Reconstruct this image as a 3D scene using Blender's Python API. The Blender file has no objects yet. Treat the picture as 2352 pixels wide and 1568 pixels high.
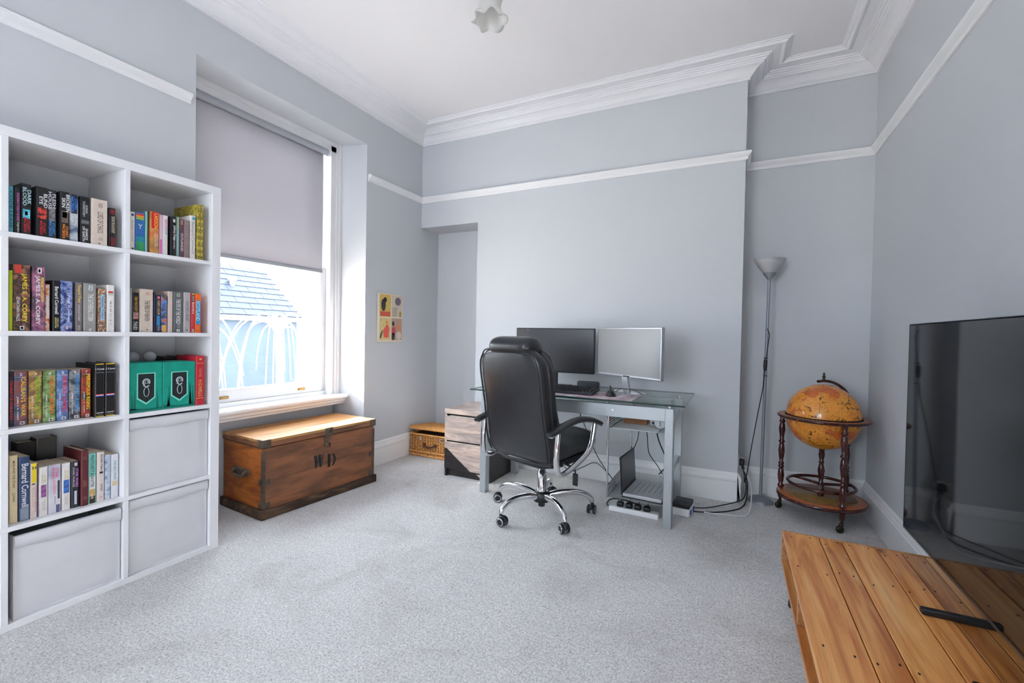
import bpy, bmesh, math, random
from mathutils import Vector, Matrix

SC = bpy.context.scene
COL = SC.collection
random.seed(7)
PI = math.pi

# ---------------------------------------------------------------- camera
YAW, PITCH, ROLL, CAM_H, FPX = 0.458, -0.0158, 0.019, 1.1177, 1033.4
fw = Vector((-math.sin(YAW) * math.cos(PITCH), math.cos(YAW) * math.cos(PITCH), math.sin(PITCH)))
rt0 = Vector((math.cos(YAW), math.sin(YAW), 0))
up0 = rt0.cross(fw)
rt = math.cos(ROLL) * rt0 + math.sin(ROLL) * up0
up = -math.sin(ROLL) * rt0 + math.cos(ROLL) * up0
cam_data = bpy.data.cameras.new('camera')
cam_data.sensor_width = 36.0
cam_data.sensor_fit = 'HORIZONTAL'
cam_data.lens = 36.0 * FPX / 2352.0
cam_data.clip_start = 0.05
cam = bpy.data.objects.new('camera', cam_data)
COL.objects.link(cam)
cam.matrix_world = Matrix(((rt.x, up.x, -fw.x, 0), (rt.y, up.y, -fw.y, 0), (rt.z, up.z, -fw.z, CAM_H), (0, 0, 0, 1)))
SC.camera = cam

# ---------------------------------------------------------------- sky, sun, exposure
world = bpy.data.worlds.new('world')
SC.world = world
world.use_nodes = True
bg = world.node_tree.nodes['Background']
bg.inputs['Color'].default_value = (0.80, 0.90, 1.0, 1)
bg.inputs['Strength'].default_value = 12.0

sun_data = bpy.data.lights.new('sun', 'SUN')
sun_data.energy = 62.0
sun_data.angle = math.radians(0.6)
sun_data.color = (1.0, 0.95, 0.89)
sun = bpy.data.objects.new('sun', sun_data)
COL.objects.link(sun)
SUN_DIR = Vector((1.0, 0.97, -0.65)).normalized()
sun.rotation_euler = (-SUN_DIR).to_track_quat('Z', 'Y').to_euler()
sun.location = (-12, -12, 8)

def portal(name, loc, target, sx, sy):
    d = bpy.data.lights.new(name, 'AREA')
    d.shape = 'RECTANGLE'; d.size = sx; d.size_y = sy; d.energy = 1
    d.cycles.is_portal = True
    o = bpy.data.objects.new(name, d); COL.objects.link(o)
    o.location = loc
    q = (Vector(loc) - Vector(target)).to_track_quat('Z', 'Y')
    o.rotation_euler = q.to_euler()
portal('window_sky_portal', (-3.06, 2.09, 1.6), (0, 2.09, 1.6), 2.0, 1.2)
portal('rear_fill_window_portal', (-1.5, -2.62, 1.6), (-1.5, 0, 1.6), 1.4, 1.6)  # portal of the added fill window behind the camera

SC.view_settings.view_transform = 'Standard'
SC.view_settings.look = 'None'
SC.view_settings.gamma = 1.0
SC.view_settings.use_curve_mapping = False
SC.view_settings.exposure = 0.38

# ---------------------------------------------------------------- materials
MATS = {}
def L(c):
    """sRGB 0-255 triple to linear"""
    return tuple(((v / 255) / 12.92 if v / 255 <= 0.04045 else ((v / 255 + 0.055) / 1.055) ** 2.4) for v in c)

def base_mat(name):
    m = bpy.data.materials.new(name); m.use_nodes = True
    MATS[name] = m
    nt = m.node_tree
    return m, nt, nt.nodes['Principled BSDF']

def node(nt, t, **kw):
    n = nt.nodes.new(t)
    for k, v in kw.items():
        if k in n.inputs: n.inputs[k].default_value = v
        else: setattr(n, k, v)
    return n

def coords(nt, scale=(1, 1, 1), rot=(0, 0, 0)):
    tc = node(nt, 'ShaderNodeTexCoord'); mp = node(nt, 'ShaderNodeMapping')
    mp.inputs['Scale'].default_value = scale; mp.inputs['Rotation'].default_value = rot
    nt.links.new(tc.outputs['Object'], mp.inputs['Vector'])
    return mp.outputs['Vector']

def ramp(nt, fac, stops):
    r = node(nt, 'ShaderNodeValToRGB')
    e = r.color_ramp.elements
    while len(e) < len(stops): e.new(0.5)
    for el, (p, c) in zip(e, stops):
        el.position = p; el.color = (*c, 1)
    nt.links.new(fac, r.inputs['Fac'])
    return r.outputs['Color']

def mat(name, rgb, rough=0.5, metal=0.0, spec=0.5, bump=None, var=None, coat=0.0, srgb=True):
    if name in MATS: return MATS[name]
    m, nt, p = base_mat(name)
    c = L(rgb) if srgb else rgb
    p.inputs['Base Color'].default_value = (*c, 1)
    p.inputs['Roughness'].default_value = rough
    p.inputs['Metallic'].default_value = metal
    p.inputs['Specular IOR Level'].default_value = spec
    p.inputs['Coat Weight'].default_value = coat
    if bump or var:
        v = coords(nt)
    if var:
        n = node(nt, 'ShaderNodeTexNoise', Scale=var[0], Detail=4.0)
        nt.links.new(v, n.inputs['Vector'])
        a = var[1]
        col = ramp(nt, n.outputs['Fac'], [(0.3, tuple(x * (1 - a) for x in c)), (0.7, tuple(min(1, x * (1 + a)) for x in c))])
        nt.links.new(col, p.inputs['Base Color'])
    if bump:
        n = node(nt, 'ShaderNodeTexNoise', Scale=bump[0], Detail=3.0)
        nt.links.new(v, n.inputs['Vector'])
        b = node(nt, 'ShaderNodeBump', Strength=bump[1], Distance=bump[2] if len(bump) > 2 else 0.002)
        nt.links.new(n.outputs['Fac'], b.inputs['Height'])
        nt.links.new(b.outputs['Normal'], p.inputs['Normal'])
    return m

def wood(name, stops, scale, rough=0.4, bump=0.15, coat=0.0, warp=2.0, knots=None, rand=0.0, fine=0.35):
    """long grain along the axis with the smallest scale; stops: colour ramp (sRGB)"""
    m, nt, p = base_mat(name)
    v = coords(nt, scale)
    if rand:
        oi = node(nt, 'ShaderNodeObjectInfo')
        add = node(nt, 'ShaderNodeVectorMath', operation='ADD')
        sc = node(nt, 'ShaderNodeVectorMath', operation='SCALE'); sc.inputs['Scale'].default_value = 40.0
        cmb = node(nt, 'ShaderNodeCombineXYZ')
        for i in range(3): nt.links.new(oi.outputs['Random'], cmb.inputs[i])
        nt.links.new(cmb.outputs[0], sc.inputs[0])
        nt.links.new(v, add.inputs[0]); nt.links.new(sc.outputs[0], add.inputs[1])
        v = add.outputs[0]
    n1 = node(nt, 'ShaderNodeTexNoise', Scale=1.0, Detail=6.0, Roughness=0.62, Distortion=warp)
    nt.links.new(v, n1.inputs['Vector'])
    col = ramp(nt, n1.outputs['Fac'], [(q, L(c)) for q, c in stops])
    n2 = node(nt, 'ShaderNodeTexNoise', Scale=1.0, Detail=3.0, Roughness=0.7, Distortion=0.4)
    v3 = node(nt, 'ShaderNodeVectorMath', operation='MULTIPLY'); v3.inputs[1].default_value = tuple(6.0 if q > 4 else 1.6 for q in scale)
    nt.links.new(v, v3.inputs[0]); nt.links.new(v3.outputs[0], n2.inputs['Vector'])
    g2 = ramp(nt, n2.outputs['Fac'], [(0.32, (1-fine, 1-fine*1.1, 1-fine*1.2)), (0.55, (1, 1, 1)), (0.75, (1+fine*.2,)*3)])
    n4 = node(nt, 'ShaderNodeTexNoise', Scale=0.45, Detail=2.0)
    nt.links.new(v, n4.inputs['Vector'])
    g4 = ramp(nt, n4.outputs['Fac'], [(0.35, (.80, .70, .62)), (0.5, (1, 1, 1)), (0.68, (1, .93, .84))])
    ma = node(nt, 'ShaderNodeMix', data_type='RGBA', blend_type='MULTIPLY'); ma.inputs[0].default_value = 1
    mb2 = node(nt, 'ShaderNodeMix', data_type='RGBA', blend_type='MULTIPLY'); mb2.inputs[0].default_value = min(1.0, fine*2)
    nt.links.new(col, ma.inputs[6]); nt.links.new(g2, ma.inputs[7])
    nt.links.new(ma.outputs[2], mb2.inputs[6]); nt.links.new(g4, mb2.inputs[7]); col = mb2.outputs[2]
    if rand:
        hsv = node(nt, 'ShaderNodeHueSaturation')
        mr = node(nt, 'ShaderNodeMapRange'); mr.inputs['To Min'].default_value = 1 - rand; mr.inputs['To Max'].default_value = 1 + rand
        nt.links.new(oi.outputs['Random'], mr.inputs['Value'])
        nt.links.new(mr.outputs[0], hsv.inputs['Value'])
        nt.links.new(col, hsv.inputs['Color']); col = hsv.outputs['Color']
    if knots:
        v2 = coords(nt, knots[0])
        vo = node(nt, 'ShaderNodeTexVoronoi', Scale=1.0, Randomness=1.0)
        nt.links.new(v2, vo.inputs['Vector'])
        mask = ramp(nt, vo.outputs['Distance'], [(0.0, (1, 1, 1)), (knots[1], (0, 0, 0))])
        mx = node(nt, 'ShaderNodeMix', data_type='RGBA')
        nt.links.new(mask, mx.inputs[0]); nt.links.new(col, mx.inputs[6])
        mx.inputs[7].default_value = (*L(knots[2]), 1)
        col = mx.outputs[2]
    nt.links.new(col, p.inputs['Base Color'])
    p.inputs['Roughness'].default_value = rough
    p.inputs['Coat Weight'].default_value = coat
    b = node(nt, 'ShaderNodeBump', Strength=bump, Distance=0.002)
    nt.links.new(n1.outputs['Fac'], b.inputs['Height']); nt.links.new(b.outputs['Normal'], p.inputs['Normal'])
    return m

def blotch(name, cols, scale=20.0, rough=0.45, aniso=(1, 1, 1), detail=3.0, seed=0.0, contrast=0.25):
    """printed picture: noise through a multi-colour ramp"""
    if name in MATS: return MATS[name]
    m, nt, p = base_mat(name)
    v = coords(nt, aniso)
    n = node(nt, 'ShaderNodeTexNoise', Scale=scale, Detail=detail, noise_dimensions='4D')
    n.inputs['W'].default_value = seed
    nt.links.new(v, n.inputs['Vector'])
    k = len(cols)
    col = ramp(nt, n.outputs['Fac'], [(0.5 - contrast + 2 * contrast * i / max(1, k - 1), L(c)) for i, c in enumerate(cols)])
    nt.links.new(col, p.inputs['Base Color'])
    p.inputs['Roughness'].default_value = rough
    return m

def glassy(name, tint=(1, 1, 1), refl=1.0, ior=1.45, rough=0.0):
    """thin pane: clear transmission with fresnel reflection, lets daylight through"""
    m = bpy.data.materials.new(name); m.use_nodes = True; MATS[name] = m
    nt = m.node_tree; nt.nodes.clear()
    out = node(nt, 'ShaderNodeOutputMaterial')
    tr = node(nt, 'ShaderNodeBsdfTransparent'); tr.inputs['Color'].default_value = (*tint, 1)
    gl = node(nt, 'ShaderNodeBsdfGlossy'); gl.inputs['Roughness'].default_value = rough
    fr = node(nt, 'ShaderNodeFresnel'); fr.inputs['IOR'].default_value = ior
    mx = node(nt, 'ShaderNodeMixShader')
    mul = node(nt, 'ShaderNodeMath', operation='MULTIPLY'); mul.inputs[1].default_value = refl
    ge = node(nt, 'ShaderNodeNewGeometry'); inv = node(nt, 'ShaderNodeMath', operation='SUBTRACT'); inv.inputs[0].default_value = 1.0
    m2 = node(nt, 'ShaderNodeMath', operation='MULTIPLY')
    nt.links.new(ge.outputs['Backfacing'], inv.inputs[1])
    nt.links.new(fr.outputs[0], mul.inputs[0]); nt.links.new(mul.outputs[0], m2.inputs[0]); nt.links.new(inv.outputs[0], m2.inputs[1])
    nt.links.new(m2.outputs[0], mx.inputs[0])
    nt.links.new(tr.outputs[0], mx.inputs[1]); nt.links.new(gl.outputs[0], mx.inputs[2])
    nt.links.new(mx.outputs[0], out.inputs['Surface'])
    return m

def translucent(name, rgb, amount=0.2, rough=0.9, transp=0.0):
    m = bpy.data.materials.new(name); m.use_nodes = True; MATS[name] = m
    nt = m.node_tree; nt.nodes.clear()
    out = node(nt, 'ShaderNodeOutputMaterial')
    d = node(nt, 'ShaderNodeBsdfPrincipled'); d.inputs['Base Color'].default_value = (*L(rgb), 1); d.inputs['Roughness'].default_value = rough
    t = node(nt, 'ShaderNodeBsdfTranslucent'); t.inputs['Color'].default_value = (*L(rgb), 1)
    mx = node(nt, 'ShaderNodeMixShader'); mx.inputs[0].default_value = amount
    nt.links.new(d.outputs[0], mx.inputs[1]); nt.links.new(t.outputs[0], mx.inputs[2])
    last = mx.outputs[0]
    if transp:
        tp = node(nt, 'ShaderNodeBsdfTransparent')
        m2 = node(nt, 'ShaderNodeMixShader'); m2.inputs[0].default_value = transp
        nt.links.new(last, m2.inputs[1]); nt.links.new(tp.outputs[0], m2.inputs[2]); last = m2.outputs[0]
    nt.links.new(last, out.inputs['Surface'])
    return m

# ---------------------------------------------------------------- mesh helpers
class MB:
    def __init__(self): self.v = []; self.f = []; self.sm = []
    def add(self, vs, fs, smooth=False, M=None):
        b = len(self.v)
        for p in vs:
            p = Vector(p)
            self.v.append(M @ p if M else p)
        for f in fs: self.f.append([b + i for i in f]); self.sm.append(smooth)
        return self
    def box(self, x0, x1, y0, y1, z0, z1, M=None):
        vs = [(x0,y0,z0),(x1,y0,z0),(x1,y1,z0),(x0,y1,z0),(x0,y0,z1),(x1,y0,z1),(x1,y1,z1),(x0,y1,z1)]
        return self.add(vs, [(3,2,1,0),(4,5,6,7),(0,1,5,4),(1,2,6,5),(2,3,7,6),(3,0,4,7)], False, M)
    def rbox(self, x0, x1, y0, y1, z0, z1, r=0.004, seg=2, M=None, smooth=True):
        bm = bmesh.new()
        bmesh.ops.create_cube(bm, size=1.0)
        for v in bm.verts:
            v.co = Vector((x0 if v.co.x < 0 else x1, y0 if v.co.y < 0 else y1, z0 if v.co.z < 0 else z1))
        r = min(r, 0.49 * min(abs(x1-x0), abs(y1-y0), abs(z1-z0)))
        bmesh.ops.bevel(bm, geom=list(bm.edges), offset=r, segments=seg, profile=0.5, affect='EDGES')
        bm.verts.index_update()
        b0 = len(self.sm)
        bm.normal_update()
        flats = [max(abs(c) for c in f.normal) > .999 for f in bm.faces]
        self.add([v.co.copy() for v in bm.verts], [[v.index for v in f.verts] for f in bm.faces], smooth, M)
        for i, fl in enumerate(flats):
            if fl and r < .3*min(abs(x1-x0), abs(y1-y0), abs(z1-z0)): self.sm[b0+i] = False
        bm.free(); return self
    def prism(self, poly, a0, a1, axis='z', M=None, smooth=False):
        """poly: 2D points CCW; extruded along axis (z: xy, y: xz, x: yz)"""
        n = len(poly)
        def P(p, a):
            return (p[0], p[1], a) if axis == 'z' else ((p[0], a, p[1]) if axis == 'y' else (a, p[0], p[1]))
        vs = [P(p, a0) for p in poly] + [P(p, a1) for p in poly]
        fs = [list(range(n))[::-1], list(range(n, 2*n))] + [(i, (i+1) % n, n+(i+1) % n, n+i) for i in range(n)]
        if axis == 'y': fs = [list(f)[::-1] for f in fs]
        b = len(self.sm)
        self.add(vs, fs, smooth, M)
        self.sm[b] = self.sm[b+1] = False
        return self
    def lathe(self, prof, n=24, M=None, cap=True, smooth=True):
        """prof: (r,z) list from bottom to top, around z"""
        vs = []; fs = []
        for r, z in prof:
            for i in range(n):
                a = 2*PI*i/n; vs.append((r*math.cos(a), r*math.sin(a), z))
        for k in range(len(prof)-1):
            for i in range(n):
                j = (i+1) % n
                fs.append((k*n+i, k*n+j, (k+1)*n+j, (k+1)*n+i))
        self.add(vs, fs, smooth, M)
        if cap:
            if prof[0][0] > 1e-5: self.add(vs[:n], [list(range(n))[::-1]], False, M)
            if prof[-1][0] > 1e-5: self.add(vs[-n:], [list(range(n))], False, M)
        return self
    def tube(self, pts, r, n=8, M=None, cap=True, flat=None):
        """sweep a circle (or flat=(a,b) ellipse) along pts; r scalar or list"""
        pts = [Vector(p) for p in pts]; m = len(pts)
        rs = r if isinstance(r, (list, tuple)) else [r]*m
        t0 = (pts[1]-pts[0]).normalized()
        ref = Vector((0,0,1)) if abs(t0.z) < 0.9 else Vector((1,0,0))
        u = (ref - t0*ref.dot(t0)).normalized()
        vs = []; fs = []
        for k in range(m):
            if k == 0: t = t0
            elif k == m-1: t = (pts[k]-pts[k-1]).normalized()
            else: t = ((pts[k+1]-pts[k]).normalized()+(pts[k]-pts[k-1]).normalized())
            if t.length < 1e-6: t = t0
            t = t.normalized()
            u = (u - t*u.dot(t)).normalized(); w = t.cross(u)
            a, b = (flat if flat else (1, 1))
            for i in range(n):
                an = 2*PI*i/n
                vs.append(pts[k] + (u*math.cos(an)*a + w*math.sin(an)*b)*rs[k])
        for k in range(m-1):
            for i in range(n):
                j = (i+1) % n; fs.append((k*n+i, k*n+j, (k+1)*n+j, (k+1)*n+i))
        self.add(vs, fs, True, M)
        if cap: self.add(vs[:n], [list(range(n))[::-1]], False, M); self.add(vs[-n:], [list(range(n))], False, M)
        return self
    def loft(self, rings, M=None, cap=True, smooth=True):
        n = len(rings[0]); vs = [p for r in rings for p in r]; fs = []
        for k in range(len(rings)-1):
            for i in range(n):
                j = (i+1) % n; fs.append((k*n+i, k*n+j, (k+1)*n+j, (k+1)*n+i))
        if cap: fs.append(list(range(n))[::-1]); fs.append([ (len(rings)-1)*n+i for i in range(n)])
        return self.add(vs, fs, smooth, M)
    def sphere(self, c, r, n=16, m=10, sc=(1,1,1), M=None):
        prof = [(max(1e-6, math.sin(PI*i/m)), -math.cos(PI*i/m)) for i in range(m+1)]
        T = Matrix.Translation(Vector(c)) @ Matrix.Diagonal((r*sc[0], r*sc[1], r*sc[2], 1))
        if M: T = M @ T
        return self.lathe(prof, n, T, cap=False)
    def mesh(self, name):
        me = bpy.data.meshes.new(name)
        me.from_pydata([tuple(p) for p in self.v], [], self.f)
        me.polygons.foreach_set('use_smooth', self.sm)
        me.validate(); me.update()
        return me
    def build(self, name, m, parent=None, loc=None, rz=0.0):
        me = self.mesh(name)
        me.materials.append(MATS[m] if isinstance(m, str) else m)
        o = bpy.data.objects.new(name, me); COL.objects.link(o)
        if parent: o.parent = parent
        if loc is not None: o.location = loc
        if rz: o.rotation_euler = (0, 0, rz)
        return o

def tag(o, label=None, cat=None, group=None, kind=None):
    if label: o['label'] = label
    if cat: o['category'] = cat
    if group: o['group'] = group
    if kind: o['kind'] = kind
    return o
def thing(name, label, cat, loc=(0,0,0), rz=0.0, group=None):
    o = bpy.data.objects.new(name, None); COL.objects.link(o)
    o.empty_display_size = 0.05
    o.location = loc; o.rotation_euler = (0, 0, rz)
    return tag(o, label, cat, group)
def struct(name, mb, m, parent=None):
    o = mb.build(name, m, parent)
    if not parent: o['kind'] = 'structure'
    return o

def bez(p, n=10):
    """Catmull-Rom through points"""
    p = [Vector(q) for q in p]; out = []
    for i in range(len(p)-1):
        p0 = p[max(i-1,0)]; p1 = p[i]; p2 = p[i+1]; p3 = p[min(i+2,len(p)-1)]
        for k in range(n):
            t = k/n
            out.append(0.5*((2*p1)+(-p0+p2)*t+(2*p0-5*p1+4*p2-p3)*t*t+(-p0+3*p1-3*p2+p3)*t*t*t))
    out.append(p[-1]); return out

TEXT_CACHE = {}
def text_data(s, bold=0.0):
    key = (s, bold)
    if key in TEXT_CACHE: return TEXT_CACHE[key]
    c = bpy.data.curves.new('lettering', 'FONT'); c.body = s; c.resolution_u = 2; c.size = 1.0
    c.offset = bold; c.space_line = 0.85; c.align_x = 'CENTER'
    o = bpy.data.objects.new('lettering', c)
    me = bpy.data.meshes.new_from_object(o)
    vs = [v.co.copy() for v in me.vertices]; fs = [list(p.vertices) for p in me.polygons]
    bpy.data.objects.remove(o); bpy.data.curves.remove(c); bpy.data.meshes.remove(me)
    x0 = min(v.x for v in vs); x1 = max(v.x for v in vs); y0 = min(v.y for v in vs); y1 = max(v.y for v in vs)
    TEXT_CACHE[key] = ([((v.x-x0)/(x1-x0)-0.5, (v.y-y0)/(y1-y0)-0.5) for v in vs], fs)
    return TEXT_CACHE[key]
def lettering(s, origin, ax, ay, w, h, m, parent, name='lettering', bold=0.0, lift=None):
    """flat printed letters: centre origin, reading direction ax, up ay, fitted to w x h"""
    vs, fs = text_data(s, bold)
    ax = Vector(ax); ay = Vector(ay); o = Vector(origin)
    mb = MB(); mb.add([o + ax*(x*w) + ay*(y*h) for x, y in vs], fs)
    return mb.build(name, m, parent)

# ================================================================ shared materials
mat('wall_paint', (200, 203, 208), 0.75, spec=0.25, bump=(220, 0.05, 0.0006))
mat('ceiling_paint', (232, 231, 234), 0.8, spec=0.2)
mat('white_gloss', (236, 236, 238), 0.35, spec=0.5)
mat('white_eggshell', (232, 232, 236), 0.5, spec=0.4)
mat('chrome', (225, 225, 228), 0.06, metal=1.0)
mat('silver_paint', (178, 184, 188), 0.38, metal=0.55)
mat('black_plastic', (26, 27, 30), 0.42)
mat('dark_plastic', (48, 50, 56), 0.5)
mat('cable_black', (18, 18, 20), 0.5)
mat('cable_white', (225, 225, 226), 0.5)
mat('white_plastic', (228, 229, 232), 0.4)
mat('brass', (190, 150, 80), 0.3, metal=1.0)
mat('rust_iron', (92, 78, 66), 0.75, metal=0.2, bump=(90, 0.6, 0.002), var=(30, 0.4))
glassy('window_glass', (1, 1, 1), 0.6)
glassy('desk_glass', (0.93, 0.985, 0.965), 1.0, 1.5)
mat('glass_edge', (24, 58, 52), 0.1, spec=0.8)
translucent('blind_fabric', (216, 214, 222), 0.035)
translucent('frosted_glass', (208, 208, 210), 0.35, 0.35)

translucent('tulip_glass', (236, 236, 234), 0.5, 0.3)

# carpet: fine pile with worn, lighter and darker drifts
def carpet():
    m, nt, p = base_mat('carpet')
    v = coords(nt)
    n1 = node(nt, 'ShaderNodeTexNoise', Scale=125.0, Detail=4.0, Roughness=0.7, Distortion=0.5)
    n2 = node(nt, 'ShaderNodeTexNoise', Scale=2.1, Detail=5.0, Roughness=0.6, Distortion=0.6)
    n3 = node(nt, 'ShaderNodeTexNoise', Scale=26.0, Detail=4.0)
    for n in (n1, n2, n3): nt.links.new(v, n.inputs['Vector'])
    c1 = ramp(nt, n1.outputs['Fac'], [(0.30, L((172, 171, 172))), (0.48, L((226, 224, 224))), (0.66, L((255, 254, 254)))])
    c2 = ramp(nt, n2.outputs['Fac'], [(0.3, (0.78, 0.765, 0.75)), (0.48, (0.95, 0.95, 0.955)), (0.66, (1, 1, 1))])
    c3 = ramp(nt, n3.outputs['Fac'], [(0.3, (0.93, 0.93, 0.93)), (0.7, (1, 1, 1))])
    m1 = node(nt, 'ShaderNodeMix', data_type='RGBA', blend_type='MULTIPLY'); m1.inputs[0].default_value = 1
    m2 = node(nt, 'ShaderNodeMix', data_type='RGBA', blend_type='MULTIPLY'); m2.inputs[0].default_value = 1
    nt.links.new(c1, m1.inputs[6]); nt.links.new(c2, m1.inputs[7])
    nt.links.new(m1.outputs[2], m2.inputs[6]); nt.links.new(c3, m2.inputs[7])
    nt.links.new(m2.outputs[2], p.inputs['Base Color'])
    p.inputs['Roughness'].default_value = 0.95; p.inputs['Specular IOR Level'].default_value = 0.1
    p.inputs['Sheen Weight'].default_value = 0.15
    b = node(nt, 'ShaderNodeBump', Strength=0.8, Distance=0.009)
    nt.links.new(n1.outputs['Fac'], b.inputs['Height'])
    b2 = node(nt, 'ShaderNodeBump', Strength=0.5, Distance=0.012)
    nt.links.new(n3.outputs['Fac'], b2.inputs['Height']); nt.links.new(b.outputs['Normal'], b2.inputs['Normal'])
    nt.links.new(b2.outputs['Normal'], p.inputs['Normal'])
carpet()

# ================================================================ room shell
XL, XR, YB, YR, YN, XC, XN = -2.668, 0.799, 3.435, 3.679, 3.71, 0.044, -2.0515
ZC, ZCEIL, YREAR = 2.857, 2.966, -2.4
W1, W2, ZW, ZNI = 1.449, 2.726, 2.6155, 2.101

struct('floor', MB().box(-3.02, 1.1, YREAR-.3, 4.0, -0.1, 0.0), 'carpet')
struct('ceiling', MB().box(-3.02, 1.1, YREAR-.3, 4.0, ZCEIL, ZCEIL+.12), 'ceiling_paint')

mb = MB()
mb.prism([(-3.02, YREAR-.3), (XL, YREAR-.3), (XL, W1), (-2.90, W1+.058), (-3.02, W1+.058)], 0, ZCEIL)
mb.prism([(-3.02, W2-.058), (-2.90, W2-.058), (XL, W2), (XL, 4.0), (-3.02, 4.0)], 0, ZCEIL)
mb.box(-3.02, XL, W1, W2, ZW, ZCEIL)
mb.box(-3.02, -2.945, W1+.05, W2-.05, 0, 0.575)
struct('wall_left', mb, 'wall_paint')
mb = MB()
mb.box(XN, XC, YB, 4.0, 0, ZCEIL)
mb.box(XL, XN, YB, 4.0, ZNI, ZCEIL)
mb.box(XL, XN, YN, 4.0, 0, ZNI)
mb.box(XC, 1.1, YR, 4.0, 0, ZCEIL)
struct('wall_back', mb, 'wall_paint')
struct('wall_right', MB().box(XR, 1.1, YREAR-.3, YR, 0, ZCEIL), 'wall_paint')
RWX0, RWX1, RWZ0, RWZ1 = -2.2, -0.8, 0.8, 2.4
mb = MB()
mb.box(XL, RWX0, YREAR-.25, YREAR, 0, ZCEIL); mb.box(RWX1, XR, YREAR-.25, YREAR, 0, ZCEIL)
mb.box(RWX0, RWX1, YREAR-.25, YREAR, 0, RWZ0); mb.box(RWX0, RWX1, YREAR-.25, YREAR, RWZ1, ZCEIL)
struct('wall_rear', mb, 'wall_paint')

def offset_path(pts, d, closed):
    n = len(pts); out = []
    for i in range(n):
        p = Vector(pts[i]).to_2d()
        a = Vector(pts[i-1]).to_2d() if (i > 0 or closed) else None
        b = Vector(pts[(i+1) % n]).to_2d() if (i < n-1 or closed) else None
        ns = []
        if a is not None: t = (p-a).normalized(); ns.append(Vector((t.y, -t.x)))
        if b is not None: t = (b-p).normalized(); ns.append(Vector((t.y, -t.x)))
        if len(ns) == 1: out.append(p + ns[0]*d)
        else: out.append(p + (ns[0]+ns[1])*(d/(1+ns[0].dot(ns[1]))))
    return out
def sweep(pts, prof, closed=False, smooth=False):
    mb = MB(); n = len(pts); rows = [offset_path(pts, d, closed) for d, z in prof]
    k = len(prof)
    vs = [(rows[j][i].x, rows[j][i].y, prof[j][1]) for i in range(n) for j in range(k)]
    fs = []
    for i in range(n if closed else n-1):
        i2 = (i+1) % n
        for j in range(k-1):
            fs.append((i*k+j, i*k+j+1, i2*k+j+1, i2*k+j))
    if not closed: fs.append(list(range(k))); fs.append([(n-1)*k+j for j in range(k)][::-1])
    mb.add(vs, fs, smooth); return mb

room = [(XL, YREAR), (XL, YB), (XC, YB), (XC, YR), (XR, YR), (XR, YREAR)]
Zb = ZC
cornice_prof = [(0, Zb), (.014, Zb), (.014, Zb+.010), (.020, Zb+.013), (.020, Zb+.020), (.028, Zb+.024), (.034, Zb+.031),
    (.048, Zb+.045), (.066, Zb+.056), (.088, Zb+.062), (.092, Zb+.070), (.100, Zb+.070), (.104, Zb+.078), (.116, Zb+.080),
    (.120, Zb+.086), (.132, Zb+.087), (.134, Zb+.093), (.182, Zb+.096), (.188, Zb+.091), (.198, Zb+.088), (.208, Zb+.091),
    (.213, Zb+.098), (.222, Zb+.099), (.224, Zb+.104), (.234, Zb+.105), (.236, ZCEIL)]
struct('trim_1', sweep(room, cornice_prof, True), 'white_eggshell')
rail_prof = [(0, 2.327), (.010, 2.327), (.013, 2.333), (.013, 2.345), (.018, 2.350), (.029, 2.360), (.034, 2.367), (.034, 2.376), (.030, 2.380), (0, 2.384)]
struct('trim_2', sweep([(XL, YREAR), (XL, 1.418)], rail_prof), 'white_gloss')
struct('trim_3', sweep([(XL, 2.742), (XL, YB), (XC, YB), (XC, YR), (XR, YR), (XR, YREAR)], rail_prof), 'white_gloss')
base_prof = [(.022, 0), (.022, .142), (.027, .146), (.027, .156), (.021, .160), (.019, .172), (.013, .178), (.012, .188), (.006, .194), (0, .199)]
struct('baseboard_left', sweep([(XL, W2+.01), (XL, YN), (XN, YN), (XN, YB), (XC, YB)], base_prof), 'white_gloss')
struct('baseboard_right', sweep([(XC, YB), (XC, YR), (XR, YR), (XR, YREAR)], base_prof), 'white_gloss')
struct('baseboard_rear', sweep([(XL, YREAR), (XL, W1-.01)], base_prof), 'white_gloss')

# ---------------------------------------------------------------- window over the trunk
mb = MB()
mb.box(-3.02, -2.90, W2-.148, W2-.05, .575, 2.64); mb.box(-3.02, -2.945, W1+.05, W1+.148, .575, 2.64); mb.box(-2.945, -2.90, W1+.05, W1+.070, .575, 2.64)
mb.box(-3.02, -2.90, W1+.10, W2-.10, 2.545, 2.64)
mb.box(-2.90, -2.888, W2-.100, W2-.05, .575, 2.615); mb.box(-2.90, -2.888, W1+.05, W1+.070, .575, 2.615)
mb.box(-2.888, -2.880, W2-.078, W2-.052, .575, 2.615)
mb.box(-2.90, -2.888, W1+.10, W2-.10, 2.585, 2.615)
mb.box(-3.02, -2.93, W1+.10, W2-.10, .575, .64)
win = struct('window_1', mb, 'white_gloss')
mb = MB(); y0, y1 = W1+.152, W2-.152
mb.box(-2.985, -2.945, y0, y0+.05, .642, 1.62); mb.box(-2.985, -2.945, y1-.05, y1, .642, 1.62)
mb.box(-2.985, -2.945, y0+.05, y1-.05, .642, .725); mb.box(-2.985, -2.945, y0+.05, y1-.05, 1.58, 1.62)
lower = mb.build('lower_sash', 'white_gloss', win)
MB().box(-2.967, -2.963, y0+.05, y1-.05, .725, 1.58).build('pane', 'window_glass', lower)
mb = MB()
mb.box(-3.018, -2.988, y0, y0+.05, 1.58, 2.543); mb.box(-3.018, -2.988, y1-.245, y1, 1.58, 2.543)  # right stile widened behind the blind to block a strip of sun
mb.box(-3.018, -2.988, y0+.05, y1-.245, 2.49, 2.543); mb.box(-3.018, -2.988, y0+.05, y1-.245, 1.58, 1.62)
upper = mb.build('upper_sash', 'white_gloss', win)
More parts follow.
